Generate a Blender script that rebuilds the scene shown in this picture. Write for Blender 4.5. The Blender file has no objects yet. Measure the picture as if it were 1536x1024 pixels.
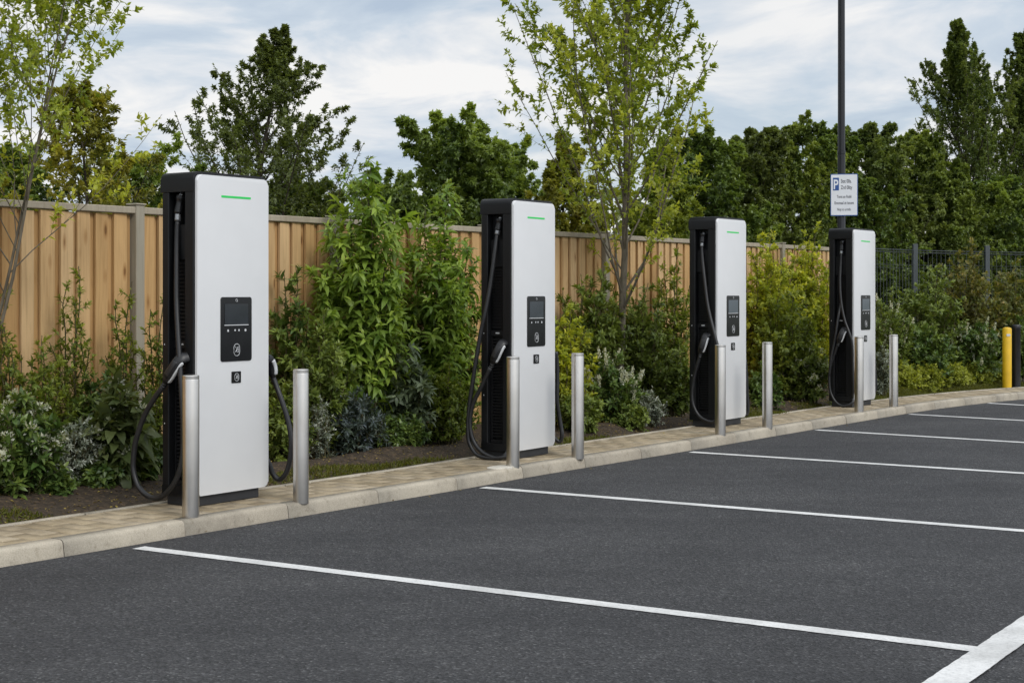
import bpy, bmesh, math, random
import numpy as np
from mathutils import Vector, Matrix

SC = bpy.context.scene
COL = SC.collection
F, HZ, CZ, PZ = 2300.0, 439.5, 1.53, 0.095      # lens in photo pixels, horizon row, eye height, paving height
PI = math.pi

# ------------------------------------------------------------------ helpers
def tag(o, label=None, cat=None, group=None, kind=None):
    if label: o['label'] = label
    if cat: o['category'] = cat
    if group: o['group'] = group
    if kind: o['kind'] = kind
    return o

def empty(name, loc, rz, label, cat, group=None):
    o = bpy.data.objects.new(name, None); COL.objects.link(o)
    o.location = loc; o.rotation_euler = (0, 0, rz); o.empty_display_size = .2
    return tag(o, label, cat, group)

def link(name, me, mat=None, parent=None):
    o = bpy.data.objects.new(name, me); COL.objects.link(o)
    if mat: 
        me.materials.clear(); me.materials.append(mat)
    if parent: o.parent = parent
    return o

def norm(a):
    a = np.asarray(a, float)
    return a / np.maximum(np.linalg.norm(a, axis=-1, keepdims=True), 1e-9)

class MB:
    """numpy mesh collector"""
    def __init__(s): s.v = []; s.f = {3: [], 4: []}; s.n = 0; s.t = []
    def add(s, v, f, tint=None):
        v = np.asarray(v, float).reshape(-1, 3); f = np.asarray(f, int)
        s.v.append(v); s.f[f.shape[1]].append(f + s.n)
        s.t.append(np.zeros(len(v)) if tint is None else np.broadcast_to(np.asarray(tint, float), (len(v),)).copy())
        s.n += len(v)
    def add2(s, v, f3, f4, tint):
        v = np.asarray(v, float).reshape(-1, 3)
        s.v.append(v); s.f[3].append(f3 + s.n); s.f[4].append(f4 + s.n); s.t.append(tint); s.n += len(v)
    def mesh(s, name, smooth=False):
        me = bpy.data.meshes.new(name)
        if not s.n: return me
        V = np.concatenate(s.v).astype(np.float32)
        F3 = np.concatenate(s.f[3]) if s.f[3] else np.zeros((0, 3), int)
        F4 = np.concatenate(s.f[4]) if s.f[4] else np.zeros((0, 4), int)
        loops = np.concatenate([F3.ravel(), F4.ravel()]).astype(np.int32)
        tot = np.concatenate([np.full(len(F3), 3), np.full(len(F4), 4)]).astype(np.int32)
        st = np.concatenate([[0], np.cumsum(tot)[:-1]]).astype(np.int32)
        me.vertices.add(len(V)); me.vertices.foreach_set('co', V.ravel())
        me.loops.add(len(loops)); me.loops.foreach_set('vertex_index', loops)
        me.polygons.add(len(tot)); me.polygons.foreach_set('loop_start', st); me.polygons.foreach_set('loop_total', tot)
        if smooth: me.polygons.foreach_set('use_smooth', np.ones(len(tot), bool))
        a = me.attributes.new('tint', 'FLOAT', 'POINT'); a.data.foreach_set('value', np.concatenate(s.t).astype(np.float32))
        me.update(); me.validate()
        return me

def tube(mb, pts, rad, sides=6, cap=True, tint=0):
    P = np.asarray(pts, float); n = len(P); R = np.broadcast_to(np.asarray(rad, float), (n,))
    T = norm(np.gradient(P, axis=0))
    ref = np.array([0, 0, 1.]) if abs(T[0][2]) < .9 else np.array([1., 0, 0])
    U = np.zeros((n, 3)); u = norm(np.cross(T[0], ref))
    for i in range(n):
        u = norm(u - T[i] * np.dot(u, T[i])); U[i] = u
    W = np.cross(T, U)
    a = np.arange(sides) * 2 * PI / sides
    V = P[:, None, :] + R[:, None, None] * (np.cos(a)[None, :, None] * U[:, None, :] + np.sin(a)[None, :, None] * W[:, None, :])
    V = V.reshape(-1, 3)
    i = np.arange(n - 1)[:, None] * sides; j = np.arange(sides)[None, :]; k = (j + 1) % sides
    f = np.stack([i + j, i + k, i + sides + k, i + sides + j], -1).reshape(-1, 4)
    if cap:
        V = np.concatenate([V, P[:1], P[-1:]])
        c0, c1 = n * sides, n * sides + 1; jj = np.arange(sides); kk = (jj + 1) % sides
        f3 = np.concatenate([np.stack([kk, jj, np.full(sides, c0)], 1), np.stack([(n - 1) * sides + jj, (n - 1) * sides + kk, np.full(sides, c1)], 1)])
        mb.add2(V, f3, f, np.full(len(V), float(tint)))
    else: mb.add(V, f, tint)

def smooth_path(pts, k=6):
    P = np.asarray(pts, float); Q = np.vstack([2 * P[0] - P[1], P, 2 * P[-1] - P[-2]]); out = []
    for i in range(1, len(Q) - 2):
        for s in np.arange(k) / k:
            p0, p1, p2, p3 = Q[i - 1], Q[i], Q[i + 1], Q[i + 2]
            out.append(.5 * (2 * p1 + (p2 - p0) * s + (2 * p0 - 5 * p1 + 4 * p2 - p3) * s * s + (3 * p1 - p0 - 3 * p2 + p3) * s ** 3))
    out.append(P[-1]); return np.array(out)

def bm_obj(name, bm, mat, parent=None, smooth=False, angle=35):
    me = bpy.data.meshes.new(name); bmesh.ops.recalc_face_normals(bm, faces=bm.faces[:]); bm.to_mesh(me); bm.free()
    if smooth:
        for p in me.polygons: p.use_smooth = True
        try: me.set_sharp_from_angle(angle=math.radians(angle))
        except Exception: pass
    return link(name, me, mat, parent)

def bm_box(bm, x0, x1, y0, y1, z0, z1, bev=0, seg=2):
    vs = [bm.verts.new((x, y, z)) for x in (x0, x1) for y in (y0, y1) for z in (z0, z1)]
    fs = [bm.faces.new([vs[i] for i in q]) for q in ((0, 1, 3, 2), (4, 6, 7, 5), (0, 4, 5, 1), (2, 3, 7, 6), (0, 2, 6, 4), (1, 5, 7, 3))]
    if bev:
        es = list({e for f in fs for e in f.edges})
        bmesh.ops.bevel(bm, geom=es, offset=bev, segments=seg, profile=.5, affect='EDGES')

def bm_prism(bm, poly, axis, a0, a1, bev=0, seg=2, bev_end=None):
    """polygon (2d) extruded along an axis; poly coords are the two other axes in order"""
    def P(p, a):
        return {'z': (p[0], p[1], a), 'y': (p[0], a, p[1]), 'x': (a, p[0], p[1])}[axis]
    A = [bm.verts.new(P(p, a0)) for p in poly]; B = [bm.verts.new(P(p, a1)) for p in poly]
    n = len(poly); f0 = bm.faces.new(A[::-1]); f1 = bm.faces.new(B)
    for i in range(n): bm.faces.new((A[i], A[(i + 1) % n], B[(i + 1) % n], B[i]))
    if bev:
        es = []
        if bev_end in (None, 0): es += f0.edges[:]
        if bev_end in (None, 1): es += f1.edges[:]
        bmesh.ops.bevel(bm, geom=list(set(es)), offset=bev, segments=seg, profile=.5, affect='EDGES')

def rrect(x0, x1, y0, y1, r, n=6):
    if not isinstance(r, (tuple, list)): r = (r,) * 4      # corners: x0y0, x1y0, x1y1, x0y1
    out = []
    for (cx, cy, a0, rr) in ((x0 + r[0], y0 + r[0], PI, r[0]), (x1 - r[1], y0 + r[1], 1.5 * PI, r[1]), (x1 - r[2], y1 - r[2], 0, r[2]), (x0 + r[3], y1 - r[3], .5 * PI, r[3])):
        if rr < 1e-5: out.append((cx, cy)); continue
        for i in range(n + 1):
            a = a0 + i / n * PI / 2; out.append((cx + rr * math.cos(a), cy + rr * math.sin(a)))
    return out

# ------------------------------------------------------------------ materials
def new_mat(name):
    m = bpy.data.materials.new(name); m.use_nodes = True
    nt = m.node_tree; nt.nodes.clear()
    out = nt.nodes.new('ShaderNodeOutputMaterial'); b = nt.nodes.new('ShaderNodeBsdfPrincipled')
    nt.links.new(b.outputs[0], out.inputs[0])
    return m, nt, b, out

def nd(nt, typ, **kw):
    n = nt.nodes.new('ShaderNode' + typ)
    for k, v in kw.items():
        if k.startswith('_'): n.inputs[k[1:].replace('_', ' ')].default_value = v
        else: setattr(n, k, v)
    return n

def ramp(nt, stops, interp='LINEAR'):
    r = nt.nodes.new('ShaderNodeValToRGB'); cr = r.color_ramp; cr.interpolation = interp
    while len(cr.elements) < len(stops): cr.elements.new(.5)
    for e, (p, c) in zip(cr.elements, stops):
        e.position = p; e.color = (*c, 1) if len(c) == 3 else c
    return r

def coords(nt, scale=(1, 1, 1), kind='Object', rot=(0, 0, 0)):
    t = nt.nodes.new('ShaderNodeTexCoord'); m = nt.nodes.new('ShaderNodeMapping')
    m.inputs['Scale'].default_value = scale; m.inputs['Rotation'].default_value = rot
    nt.links.new(t.outputs[kind], m.inputs[0]); return m.outputs[0]

def mixc(nt, a, b, fac, mode='MIX'):
    m = nt.nodes.new('ShaderNodeMix'); m.data_type = 'RGBA'; m.blend_type = mode
    for sock, val in ((m.inputs[0], fac), (m.inputs[6], a), (m.inputs[7], b)):
        if hasattr(val, 'is_linked') or hasattr(val, 'links'): nt.links.new(val, sock)
        else: sock.default_value = val if not isinstance(val, (tuple, list)) else ((*val, 1) if len(val) == 3 else val)
    return m.outputs[2]

def bump(nt, b, h, strength, dist):
    n = nt.nodes.new('ShaderNodeBump'); n.inputs['Strength'].default_value = strength; n.inputs['Distance'].default_value = dist
    nt.links.new(h, n.inputs['Height']); nt.links.new(n.outputs[0], b.inputs['Normal']); return n

def plain(name, c, rough=.5, metal=0, spec=.5, coat=0, noise=.12, nscale=6, emit=None):
    m, nt, b, _ = new_mat(name)
    n = nd(nt, 'TexNoise', _Scale=nscale, _Detail=5.0); nt.links.new(coords(nt), n.inputs['Vector'])
    r = ramp(nt, [(.3, [x * (1 - noise) for x in c]), (.7, [min(1, x * (1 + noise)) for x in c])])
    nt.links.new(n.outputs[0], r.inputs[0]); nt.links.new(r.outputs[0], b.inputs['Base Color'])
    rr = nd(nt, 'MapRange', _To_Min=max(.02, rough - .05), _To_Max=rough + .06); nt.links.new(n.outputs[0], rr.inputs[0]); nt.links.new(rr.outputs[0], b.inputs['Roughness'])
    b.inputs['Metallic'].default_value = metal; b.inputs['Specular IOR Level'].default_value = spec
    b.inputs['Coat Weight'].default_value = coat; b.inputs['Coat Roughness'].default_value = .15
    if emit:
        b.inputs['Emission Color'].default_value = (*emit[0], 1); b.inputs['Emission Strength'].default_value = emit[1]
    return m

LEAF_K = dict(sapling=2.5, olive=1.9, dark=3.1, deep=3.6, mid=2.35, column=2.6, lance=1.8, glossy=1.85, yellow=2.9, grey=1.7, silver=1.5, blue=1.7, red=2.1, small=2.4)
def leaf_mat(name, dark, light, new, rough=.42, trans=.3, spec=.4):
    """each leaf its own shade between dark and light; 'tint' carries the young growth"""
    k = LEAF_K.get(name.replace('_leaf', ''), 1); dark, light, new = ([x * k for x in q] for q in (dark, light, new))
    m, nt, b, out = new_mat(name)
    g = nd(nt, 'NewGeometry'); r = ramp(nt, [(0, dark), (.55, [(a + c) / 2 for a, c in zip(dark, light)]), (1, light)])
    nt.links.new(g.outputs['Random Per Island'], r.inputs[0])
    a = nd(nt, 'Attribute', attribute_name='tint')
    c = mixc(nt, r.outputs[0], new, a.outputs['Fac'])
    nt.links.new(c, b.inputs['Base Color']); b.inputs['Roughness'].default_value = rough; b.inputs['Specular IOR Level'].default_value = spec
    tr = nd(nt, 'BsdfTranslucent')
    c2 = mixc(nt, c, (1.25, 1.2, .5), 1.0, 'MULTIPLY'); nt.links.new(c2, tr.inputs[0])
    mx = nd(nt, 'MixShader'); mx.inputs[0].default_value = min(.5, trans + .07)
    nt.links.new(b.outputs[0], mx.inputs[1]); nt.links.new(tr.outputs[0], mx.inputs[2]); nt.links.new(mx.outputs[0], out.inputs[0])
    return m

def bark_mat(name, c1, c2, scale=30):
    m, nt, b, _ = new_mat(name)
    n = nd(nt, 'TexNoise', _Scale=scale, _Detail=6.0); nt.links.new(coords(nt, (1, 1, .25)), n.inputs['Vector'])
    r = ramp(nt, [(.3, c1), (.7, c2)]); nt.links.new(n.outputs[0], r.inputs[0]); nt.links.new(r.outputs[0], b.inputs['Base Color'])
    b.inputs['Roughness'].default_value = .85; bump(nt, b, n.outputs[0], .5, .01); return m

def asphalt_mat():
    m, nt, b, _ = new_mat('asphalt'); v = coords(nt)
    vo = nd(nt, 'TexVoronoi', _Scale=90.0)
    n1 = nd(nt, 'TexNoise', _Scale=.5, _Detail=6.0, _Roughness=.62, _Distortion=.5); n2 = nd(nt, 'TexNoise', _Scale=48.0, _Detail=6.0, _Roughness=.75); n3 = nd(nt, 'TexNoise', _Scale=5.0, _Detail=7.0, _Roughness=.72)
    for n in (vo, n1, n2, n3): nt.links.new(v, n.inputs['Vector'])
    n4 = nd(nt, 'TexNoise', _Scale=1.0, _Detail=5.0, _Roughness=.6); nt.links.new(coords(nt, (.35, 2.2, 1), rot=(0, 0, .95)), n4.inputs['Vector'])     # dusty drag along the aisle
    sep = nd(nt, 'SeparateColor'); nt.links.new(vo.outputs['Color'], sep.inputs[0])
    stone = ramp(nt, [(0, (.023, .0233, .025)), (.25, (.038, .0385, .041)), (.7, (.052, .0525, .056)), (.93, (.074, .0745, .078)), (1, (.13, .13, .132))]); nt.links.new(sep.outputs[0], stone.inputs[0])
    fine = ramp(nt, [(.3, (.5, .5, .51)), (.5, (1, 1, 1)), (.72, (1.6, 1.6, 1.61))]); nt.links.new(n2.outputs[0], fine.inputs[0])
    c = mixc(nt, stone.outputs[0], fine.outputs[0], .9, 'MULTIPLY')
    for q, lo, hi in ((n1, .80, 1.30), (n3, .84, 1.18), (n4, .86, 1.20)):
        r = ramp(nt, [(.3, (lo, lo, lo * 1.01)), (.5, (1, 1, 1)), (.72, (hi, hi * .995, hi * .98))]); nt.links.new(q.outputs[0], r.inputs[0]); c = mixc(nt, c, r.outputs[0], 1.0, 'MULTIPLY')
    nt.links.new(c, b.inputs['Base Color']); b.inputs['Roughness'].default_value = .82; b.inputs['Specular IOR Level'].default_value = .35
    h = nd(nt, 'Math', operation='ADD'); nt.links.new(vo.outputs['Distance'], h.inputs[0]); nt.links.new(n2.outputs[0], h.inputs[1])
    bump(nt, b, h.outputs[0], 1.0, .009); return m

def paint_mat():
    m, nt, b, _ = new_mat('road_paint'); v = coords(nt)
    n = nd(nt, 'TexNoise', _Scale=60.0, _Detail=8.0, _Roughness=.75); n2 = nd(nt, 'TexNoise', _Scale=3.0, _Detail=5.0); 
    for q in (n, n2): nt.links.new(v, q.inputs['Vector'])
    r = ramp(nt, [(.30, (.16, .16, .165)), (.36, (.52, .52, .515)), (.48, (.66, .66, .65)), (.65, (.76, .76, .75))]); nt.links.new(n.outputs[0], r.inputs[0])
    r2 = ramp(nt, [(.3, (.74, .74, .735)), (.6, (1, 1, 1))]); nt.links.new(n2.outputs[0], r2.inputs[0])
    nt.links.new(mixc(nt, r.outputs[0], r2.outputs[0], 1.0, 'MULTIPLY'), b.inputs['Base Color'])
    b.inputs['Roughness'].default_value = .7; bump(nt, b, n.outputs[0], .4, .003); return m

def concrete_mat(name, c, joint=None):
    m, nt, b, _ = new_mat(name); v = coords(nt)
    n = nd(nt, 'TexNoise', _Scale=3.5, _Detail=8.0, _Roughness=.7); n2 = nd(nt, 'TexNoise', _Scale=140.0, _Detail=4.0); n3 = nd(nt, 'TexNoise', _Scale=14.0, _Detail=8.0, _Roughness=.75)
    for q in (n, n2, n3): nt.links.new(v, q.inputs['Vector'])
    r = ramp(nt, [(.25, [x * .72 for x in c]), (.5, c), (.75, [x * 1.14 for x in c])]); nt.links.new(n.outputs[0], r.inputs[0])
    r2 = ramp(nt, [(.3, (.8, .79, .78)), (.65, (1.1, 1.1, 1.1))]); nt.links.new(n2.outputs[0], r2.inputs[0])
    c1 = mixc(nt, r.outputs[0], r2.outputs[0], 1.0, 'MULTIPLY')
    r3 = ramp(nt, [(.32, (.62, .59, .54)), (.45, (1, 1, 1))]); nt.links.new(n3.outputs[0], r3.inputs[0])
    c1 = mixc(nt, c1, r3.outputs[0], .7, 'MULTIPLY')
    g = nd(nt, 'NewGeometry'); r4 = ramp(nt, [(0, (.88, .87, .86)), (1, (1.08, 1.08, 1.07))]); nt.links.new(g.outputs['Random Per Island'], r4.inputs[0])
    nt.links.new(mixc(nt, c1, r4.outputs[0], 1.0, 'MULTIPLY'), b.inputs['Base Color'])
    b.inputs['Roughness'].default_value = .85; bump(nt, b, n2.outputs[0], .35, .003); return m

def paver_mat():
    m, nt, b, _ = new_mat('block_paving'); v = coords(nt)
    g = nd(nt, 'NewGeometry'); r = ramp(nt, [(0, (.335, .268, .172)), (.35, (.365, .296, .196)), (.7, (.39, .32, .22)), (1, (.41, .345, .25))]); nt.links.new(g.outputs['Random Per Island'], r.inputs[0])
    n = nd(nt, 'TexNoise', _Scale=16.0, _Detail=8.0, _Roughness=.7); n2 = nd(nt, 'TexNoise', _Scale=1.4, _Detail=6.0, _Roughness=.6); n3 = nd(nt, 'TexNoise', _Scale=160.0, _Detail=3.0)
    for q in (n, n2, n3): nt.links.new(v, q.inputs['Vector'])
    r1 = ramp(nt, [(.3, (.72, .7, .67)), (.6, (1.08, 1.08, 1.08))]); nt.links.new(n.outputs[0], r1.inputs[0])
    r2 = ramp(nt, [(.35, (.7, .68, .64)), (.55, (1, 1, 1))]); nt.links.new(n2.outputs[0], r2.inputs[0])
    r3 = ramp(nt, [(.3, (.82, .82, .82)), (.7, (1.1, 1.1, 1.1))]); nt.links.new(n3.outputs[0], r3.inputs[0])
    c = mixc(nt, r.outputs[0], r1.outputs[0], 1.0, 'MULTIPLY'); c = mixc(nt, c, r2.outputs[0], 1.0, 'MULTIPLY'); c = mixc(nt, c, r3.outputs[0], 1.0, 'MULTIPLY')
    nt.links.new(c, b.inputs['Base Color']); b.inputs['Roughness'].default_value = .88; bump(nt, b, n3.outputs[0], .4, .002); return m

def soil_mat(name, stops):
    m, nt, b, _ = new_mat(name); v = coords(nt)
    n = nd(nt, 'TexNoise', _Scale=9.0, _Detail=10.0, _Roughness=.75); n2 = nd(nt, 'TexVoronoi', _Scale=45.0)
    for q in (n, n2): nt.links.new(v, q.inputs['Vector'])
    r = ramp(nt, stops); nt.links.new(n.outputs[0], r.inputs[0]); sp = nd(nt, 'SeparateColor'); nt.links.new(n2.outputs['Color'], sp.inputs[0])
    r2 = ramp(nt, [(0, (.5, .5, .5)), (.8, (1.2, 1.2, 1.2)), (1, (2.2, 2.1, 1.9))]); nt.links.new(sp.outputs[0], r2.inputs[0])
    nt.links.new(mixc(nt, r.outputs[0], r2.outputs[0], .8, 'MULTIPLY'), b.inputs['Base Color']); b.inputs['Roughness'].default_value = .95
    bump(nt, b, n.outputs[0], 1, .03); return m

def wood_mat(name, cols, knots=True, grain=1.0):
    m, nt, b, _ = new_mat(name)
    g = nd(nt, 'NewGeometry'); tc = nd(nt, 'TexCoord')
    off = nd(nt, 'Math', operation='MULTIPLY'); nt.links.new(g.outputs['Random Per Island'], off.inputs[0]); off.inputs[1].default_value = 40
    cmb = nd(nt, 'CombineXYZ'); nt.links.new(off.outputs[0], cmb.inputs[2]); nt.links.new(off.outputs[0], cmb.inputs[1])
    ad = nd(nt, 'VectorMath', operation='ADD'); nt.links.new(tc.outputs['Object'], ad.inputs[0]); nt.links.new(cmb.outputs[0], ad.inputs[1])
    mp = nd(nt, 'Mapping'); mp.inputs['Scale'].default_value = (30, 30, 1.6); nt.links.new(ad.outputs[0], mp.inputs[0])
    n = nd(nt, 'TexNoise', _Scale=1.0, _Detail=8.0, _Roughness=.65, _Distortion=.6); nt.links.new(mp.outputs[0], n.inputs['Vector'])
    r = ramp(nt, [(0, cols[0]), (.5, cols[1]), (1, cols[2])]); nt.links.new(g.outputs['Random Per Island'], r.inputs[0])
    r2 = ramp(nt, [(.25, (.72, .67, .60)), (.5, (.98, .98, .97)), (.8, (1.16, 1.15, 1.12))]); nt.links.new(n.outputs[0], r2.inputs[0])
    c = mixc(nt, r.outputs[0], r2.outputs[0], grain, 'MULTIPLY')
    mp2 = nd(nt, 'Mapping'); mp2.inputs['Scale'].default_value = (.9, .9, .5); nt.links.new(ad.outputs[0], mp2.inputs[0])
    nb = nd(nt, 'TexNoise', _Scale=2.2, _Detail=6.0); nt.links.new(mp2.outputs[0], nb.inputs['Vector'])
    r4 = ramp(nt, [(.3, (.72, .7, .68)), (.6, (1.05, 1.05, 1.05))]); nt.links.new(nb.outputs[0], r4.inputs[0]); c = mixc(nt, c, r4.outputs[0], .5, 'MULTIPLY')
    if knots:
        mp3 = nd(nt, 'Mapping'); mp3.inputs['Scale'].default_value = (8, 8, 2.6); nt.links.new(ad.outputs[0], mp3.inputs[0])
        vo = nd(nt, 'TexVoronoi', _Scale=1.0); nt.links.new(mp3.outputs[0], vo.inputs['Vector'])
        r3 = ramp(nt, [(.07, (.26, .17, .10)), (.13, (.72, .63, .54)), (.24, (1, 1, 1))]); nt.links.new(vo.outputs['Distance'], r3.inputs[0]); c = mixc(nt, c, r3.outputs[0], .85, 'MULTIPLY')
    nt.links.new(c, b.inputs['Base Color']); b.inputs['Roughness'].default_value = .8; b.inputs['Specular IOR Level'].default_value = .25
    bump(nt, b, n.outputs[0], .35, .004); return m

def steel_mat():
    m, nt, b, _ = new_mat('brushed_steel')
    n = nd(nt, 'TexNoise', _Scale=1.0, _Detail=6.0, _Roughness=.7); nt.links.new(coords(nt, (1, 1, 5)), n.inputs['Vector'])
    n2 = nd(nt, 'TexNoise', _Scale=5.0, _Detail=5.0); nt.links.new(coords(nt, (1, 1, .5)), n2.inputs['Vector'])
    r = ramp(nt, [(.25, (.60, .575, .54)), (.75, (.66, .635, .60))]); nt.links.new(n.outputs[0], r.inputs[0])
    r2 = ramp(nt, [(.3, (.85, .84, .82)), (.6, (1, 1, 1))]); nt.links.new(n2.outputs[0], r2.inputs[0])
    nt.links.new(mixc(nt, r.outputs[0], r2.outputs[0], 1.0, 'MULTIPLY'), b.inputs['Base Color'])
    b.inputs['Metallic'].default_value = 1
    rr = nd(nt, 'MapRange', _To_Min=.26, _To_Max=.30); nt.links.new(n.outputs[0], rr.inputs[0]); nt.links.new(rr.outputs[0], b.inputs['Roughness'])
    b.inputs['Anisotropic'].default_value = 0.; return m

M = {}
M['asphalt'] = asphalt_mat(); M['paint'] = paint_mat()
M['kerb'] = concrete_mat('kerb_concrete', (.415, .372, .30)); M['edging'] = concrete_mat('edging_concrete', (.40, .36, .29))
M['paver'] = paver_mat(); M['joint'] = soil_mat('joint_sand', [(.3, (.07, .055, .035)), (.7, (.15, .115, .075))])
M['soil'] = soil_mat('soil', [(.25, (.018, .012, .007)), (.5, (.052, .035, .020)), (.75, (.10, .07, .043))])
M['field'] = soil_mat('field_grass', [(.25, (.018, .03, .008)), (.75, (.05, .075, .02))])
M['board'] = wood_mat('fence_board', [(.40, .235, .098), (.53, .33, .148), (.60, .41, .222)])
M['rail'] = wood_mat('weathered_rail', [(.30, .26, .195), (.36, .315, .245), (.41, .37, .30)], knots=False, grain=.8)
M['post'] = wood_mat('weathered_post', [(.29, .26, .205), (.32, .29, .23), (.35, .32, .265)], knots=False, grain=.7)
M['steel'] = steel_mat()
M['white'] = plain('white_powder_coat', (.66, .665, .67), .34, noise=.015, coat=.25)
M['shell'] = plain('black_shell', (.0055, .006, .007), .45, noise=.15, spec=.28)
M['recess'] = plain('black_recess', (.005, .0052, .006), .55, noise=.2, spec=.3)
M['plinth'] = plain('plinth_grey', (.022, .023, .026), .55, noise=.2)
M['glossblack'] = plain('gloss_black', (.006, .0062, .007), .16, noise=.1)
M['screen'] = plain('screen_glass', (.026, .030, .036), .07, noise=.3, nscale=3, spec=.65)
M['screen2'] = plain('screen_dim', (.03, .034, .04), .07, noise=.3, nscale=3, spec=.65, emit=((.30, .36, .42), .07))
M['screen3'] = plain('screen_reflection_glow', (.03, .034, .04), .07, noise=.3, nscale=3, spec=.65, emit=((.34, .41, .47), .20))  # emission stands in for the pale reflection on the farther screens
M['icon'] = plain('icon_print', (.55, .56, .57), .5, noise=.05)
M['green'] = plain('green_led', (.01, .35, .06), .3, noise=.03, emit=((.012, .55, .10), .42))
M['rubber'] = plain('cable_rubber', (.014, .0142, .0155), .42, noise=.2, nscale=20)
M['gun'] = plain('connector_black', (.010, .0102, .0115), .42, noise=.2)
M['trim'] = plain('connector_trim', (.55, .56, .57), .35, noise=.04)
M['ferrule'] = plain('ferrule_grey', (.33, .34, .35), .35, metal=.6, noise=.08)
M['polegrey'] = plain('pole_dark_paint', (.008, .0085, .011), .28, noise=.15, spec=.4)
M['signwhite'] = plain('sign_white', (.72, .74, .78), .4, noise=.03)
M['signblue'] = plain('sign_blue', (.018, .075, .27), .4, noise=.05)
M['ink'] = plain('sign_ink', (.09, .095, .11), .6, noise=.05)
M['yellow'] = plain('yellow_paint', (.66, .41, .012), .45, noise=.1)
M['blackpaint'] = plain('black_paint', (.012, .012, .014), .4, noise=.15)
M['wire'] = plain('green_grey_wire', (.028, .036, .036), .45, noise=.1)
M['mpost'] = plain('grey_fence_post', (.055, .065, .07), .45, noise=.1)
M['bark'] = bark_mat('grey_bark', (.075, .062, .042), (.17, .145, .105)); M['barkdark'] = bark_mat('dark_bark', (.025, .02, .014), (.07, .055, .04))
M['twig'] = bark_mat('green_twig', (.045, .04, .015), (.10, .085, .035), 60); M['redtwig'] = bark_mat('brown_stem', (.07, .035, .02), (.13, .075, .045), 60)
M['patch'] = concrete_mat('pale_mortar', (.6, .57, .5))
LM = dict(
    sapling=leaf_mat('sapling_leaf', (.052, .075, .010), (.135, .17, .022), (.26, .26, .035), trans=.4),
    olive=leaf_mat('olive_leaf', (.060, .070, .012), (.13, .135, .024), (.24, .21, .03), trans=.38),
    dark=leaf_mat('dark_leaf', (.021, .028, .008), (.052, .064, .018), (.075, .095, .026), trans=.36, rough=.36, spec=.55),
    deep=leaf_mat('deep_leaf', (.015, .026, .008), (.046, .068, .016), (.09, .115, .025), trans=.38, rough=.36, spec=.6),
    mid=leaf_mat('mid_leaf', (.026, .042, .009), (.080, .106, .022), (.15, .18, .04), trans=.3),
    column=leaf_mat('column_leaf', (.028, .042, .012), (.062, .085, .024), (.09, .11, .03), trans=.36),
    lance=leaf_mat('lance_leaf', (.040, .078, .012), (.112, .18, .028), (.24, .30, .05), trans=.38),
    glossy=leaf_mat('glossy_leaf', (.016, .036, .010), (.05, .088, .022), (.16, .20, .04), rough=.33, trans=.22),
    yellow=leaf_mat('yellow_leaf', (.060, .082, .010), (.150, .17, .020), (.27, .25, .03), trans=.4),
    grey=leaf_mat('grey_leaf', (.045, .065, .035), (.10, .13, .075), (.17, .20, .12), trans=.25),
    silver=leaf_mat('silver_leaf', (.050, .066, .040), (.12, .145, .10), (.42, .44, .39), rough=.7, trans=.2),
    blue=leaf_mat('blue_leaf', (.022, .036, .020), (.055, .075, .045), (.085, .09, .14), trans=.2),
    red=leaf_mat('red_leaf', (.036, .048, .013), (.085, .10, .028), (.17, .125, .035), trans=.35),
    pale=leaf_mat('pale_leaf', (.055, .085, .022), (.13, .17, .05), (.30, .32, .15), trans=.3),
    small=leaf_mat('small_leaf', (.030, .050, .010), (.085, .115, .020), (.20, .21, .03), trans=.35),
    white=leaf_mat('white_petal', (.42, .44, .34), (.62, .63, .52), (.72, .72, .62), rough=.7, trans=.3),
    grass=leaf_mat('grass_blade', (.060, .078, .010), (.15, .175, .022), (.24, .21, .035), trans=.35),
    litter=leaf_mat('fallen_leaf', (.07, .045, .022), (.20, .145, .055), (.34, .26, .06), rough=.7, trans=.1),
)

# ------------------------------------------------------------------ camera, world, sun
cam = bpy.data.objects.new('camera', bpy.data.cameras.new('camera')); COL.objects.link(cam)
cam.location = (0, 0, CZ); cam.rotation_euler = (PI / 2, 0, 0)
cam.data.sensor_width = 36; cam.data.lens = F / 1536 * 36; cam.data.shift_y = -(512 - HZ) / 1536
cam.data.clip_end = 2000; cam.data.clip_start = .1; SC.camera = cam

SUN = norm(np.array([.62, -.78, .0])); EL = math.radians(40)
sd = np.array([SUN[0] * math.cos(EL), SUN[1] * math.cos(EL), math.sin(EL)])
sun = bpy.data.objects.new('sun', bpy.data.lights.new('sun', 'SUN')); COL.objects.link(sun)
sun.data.energy = 1.5; sun.data.angle = math.radians(22); sun.data.color = (1, .965, .91)
sun.rotation_euler = Vector(sd).to_track_quat('Z', 'Y').to_euler(); sun.location = (10, -10, 12)

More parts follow.
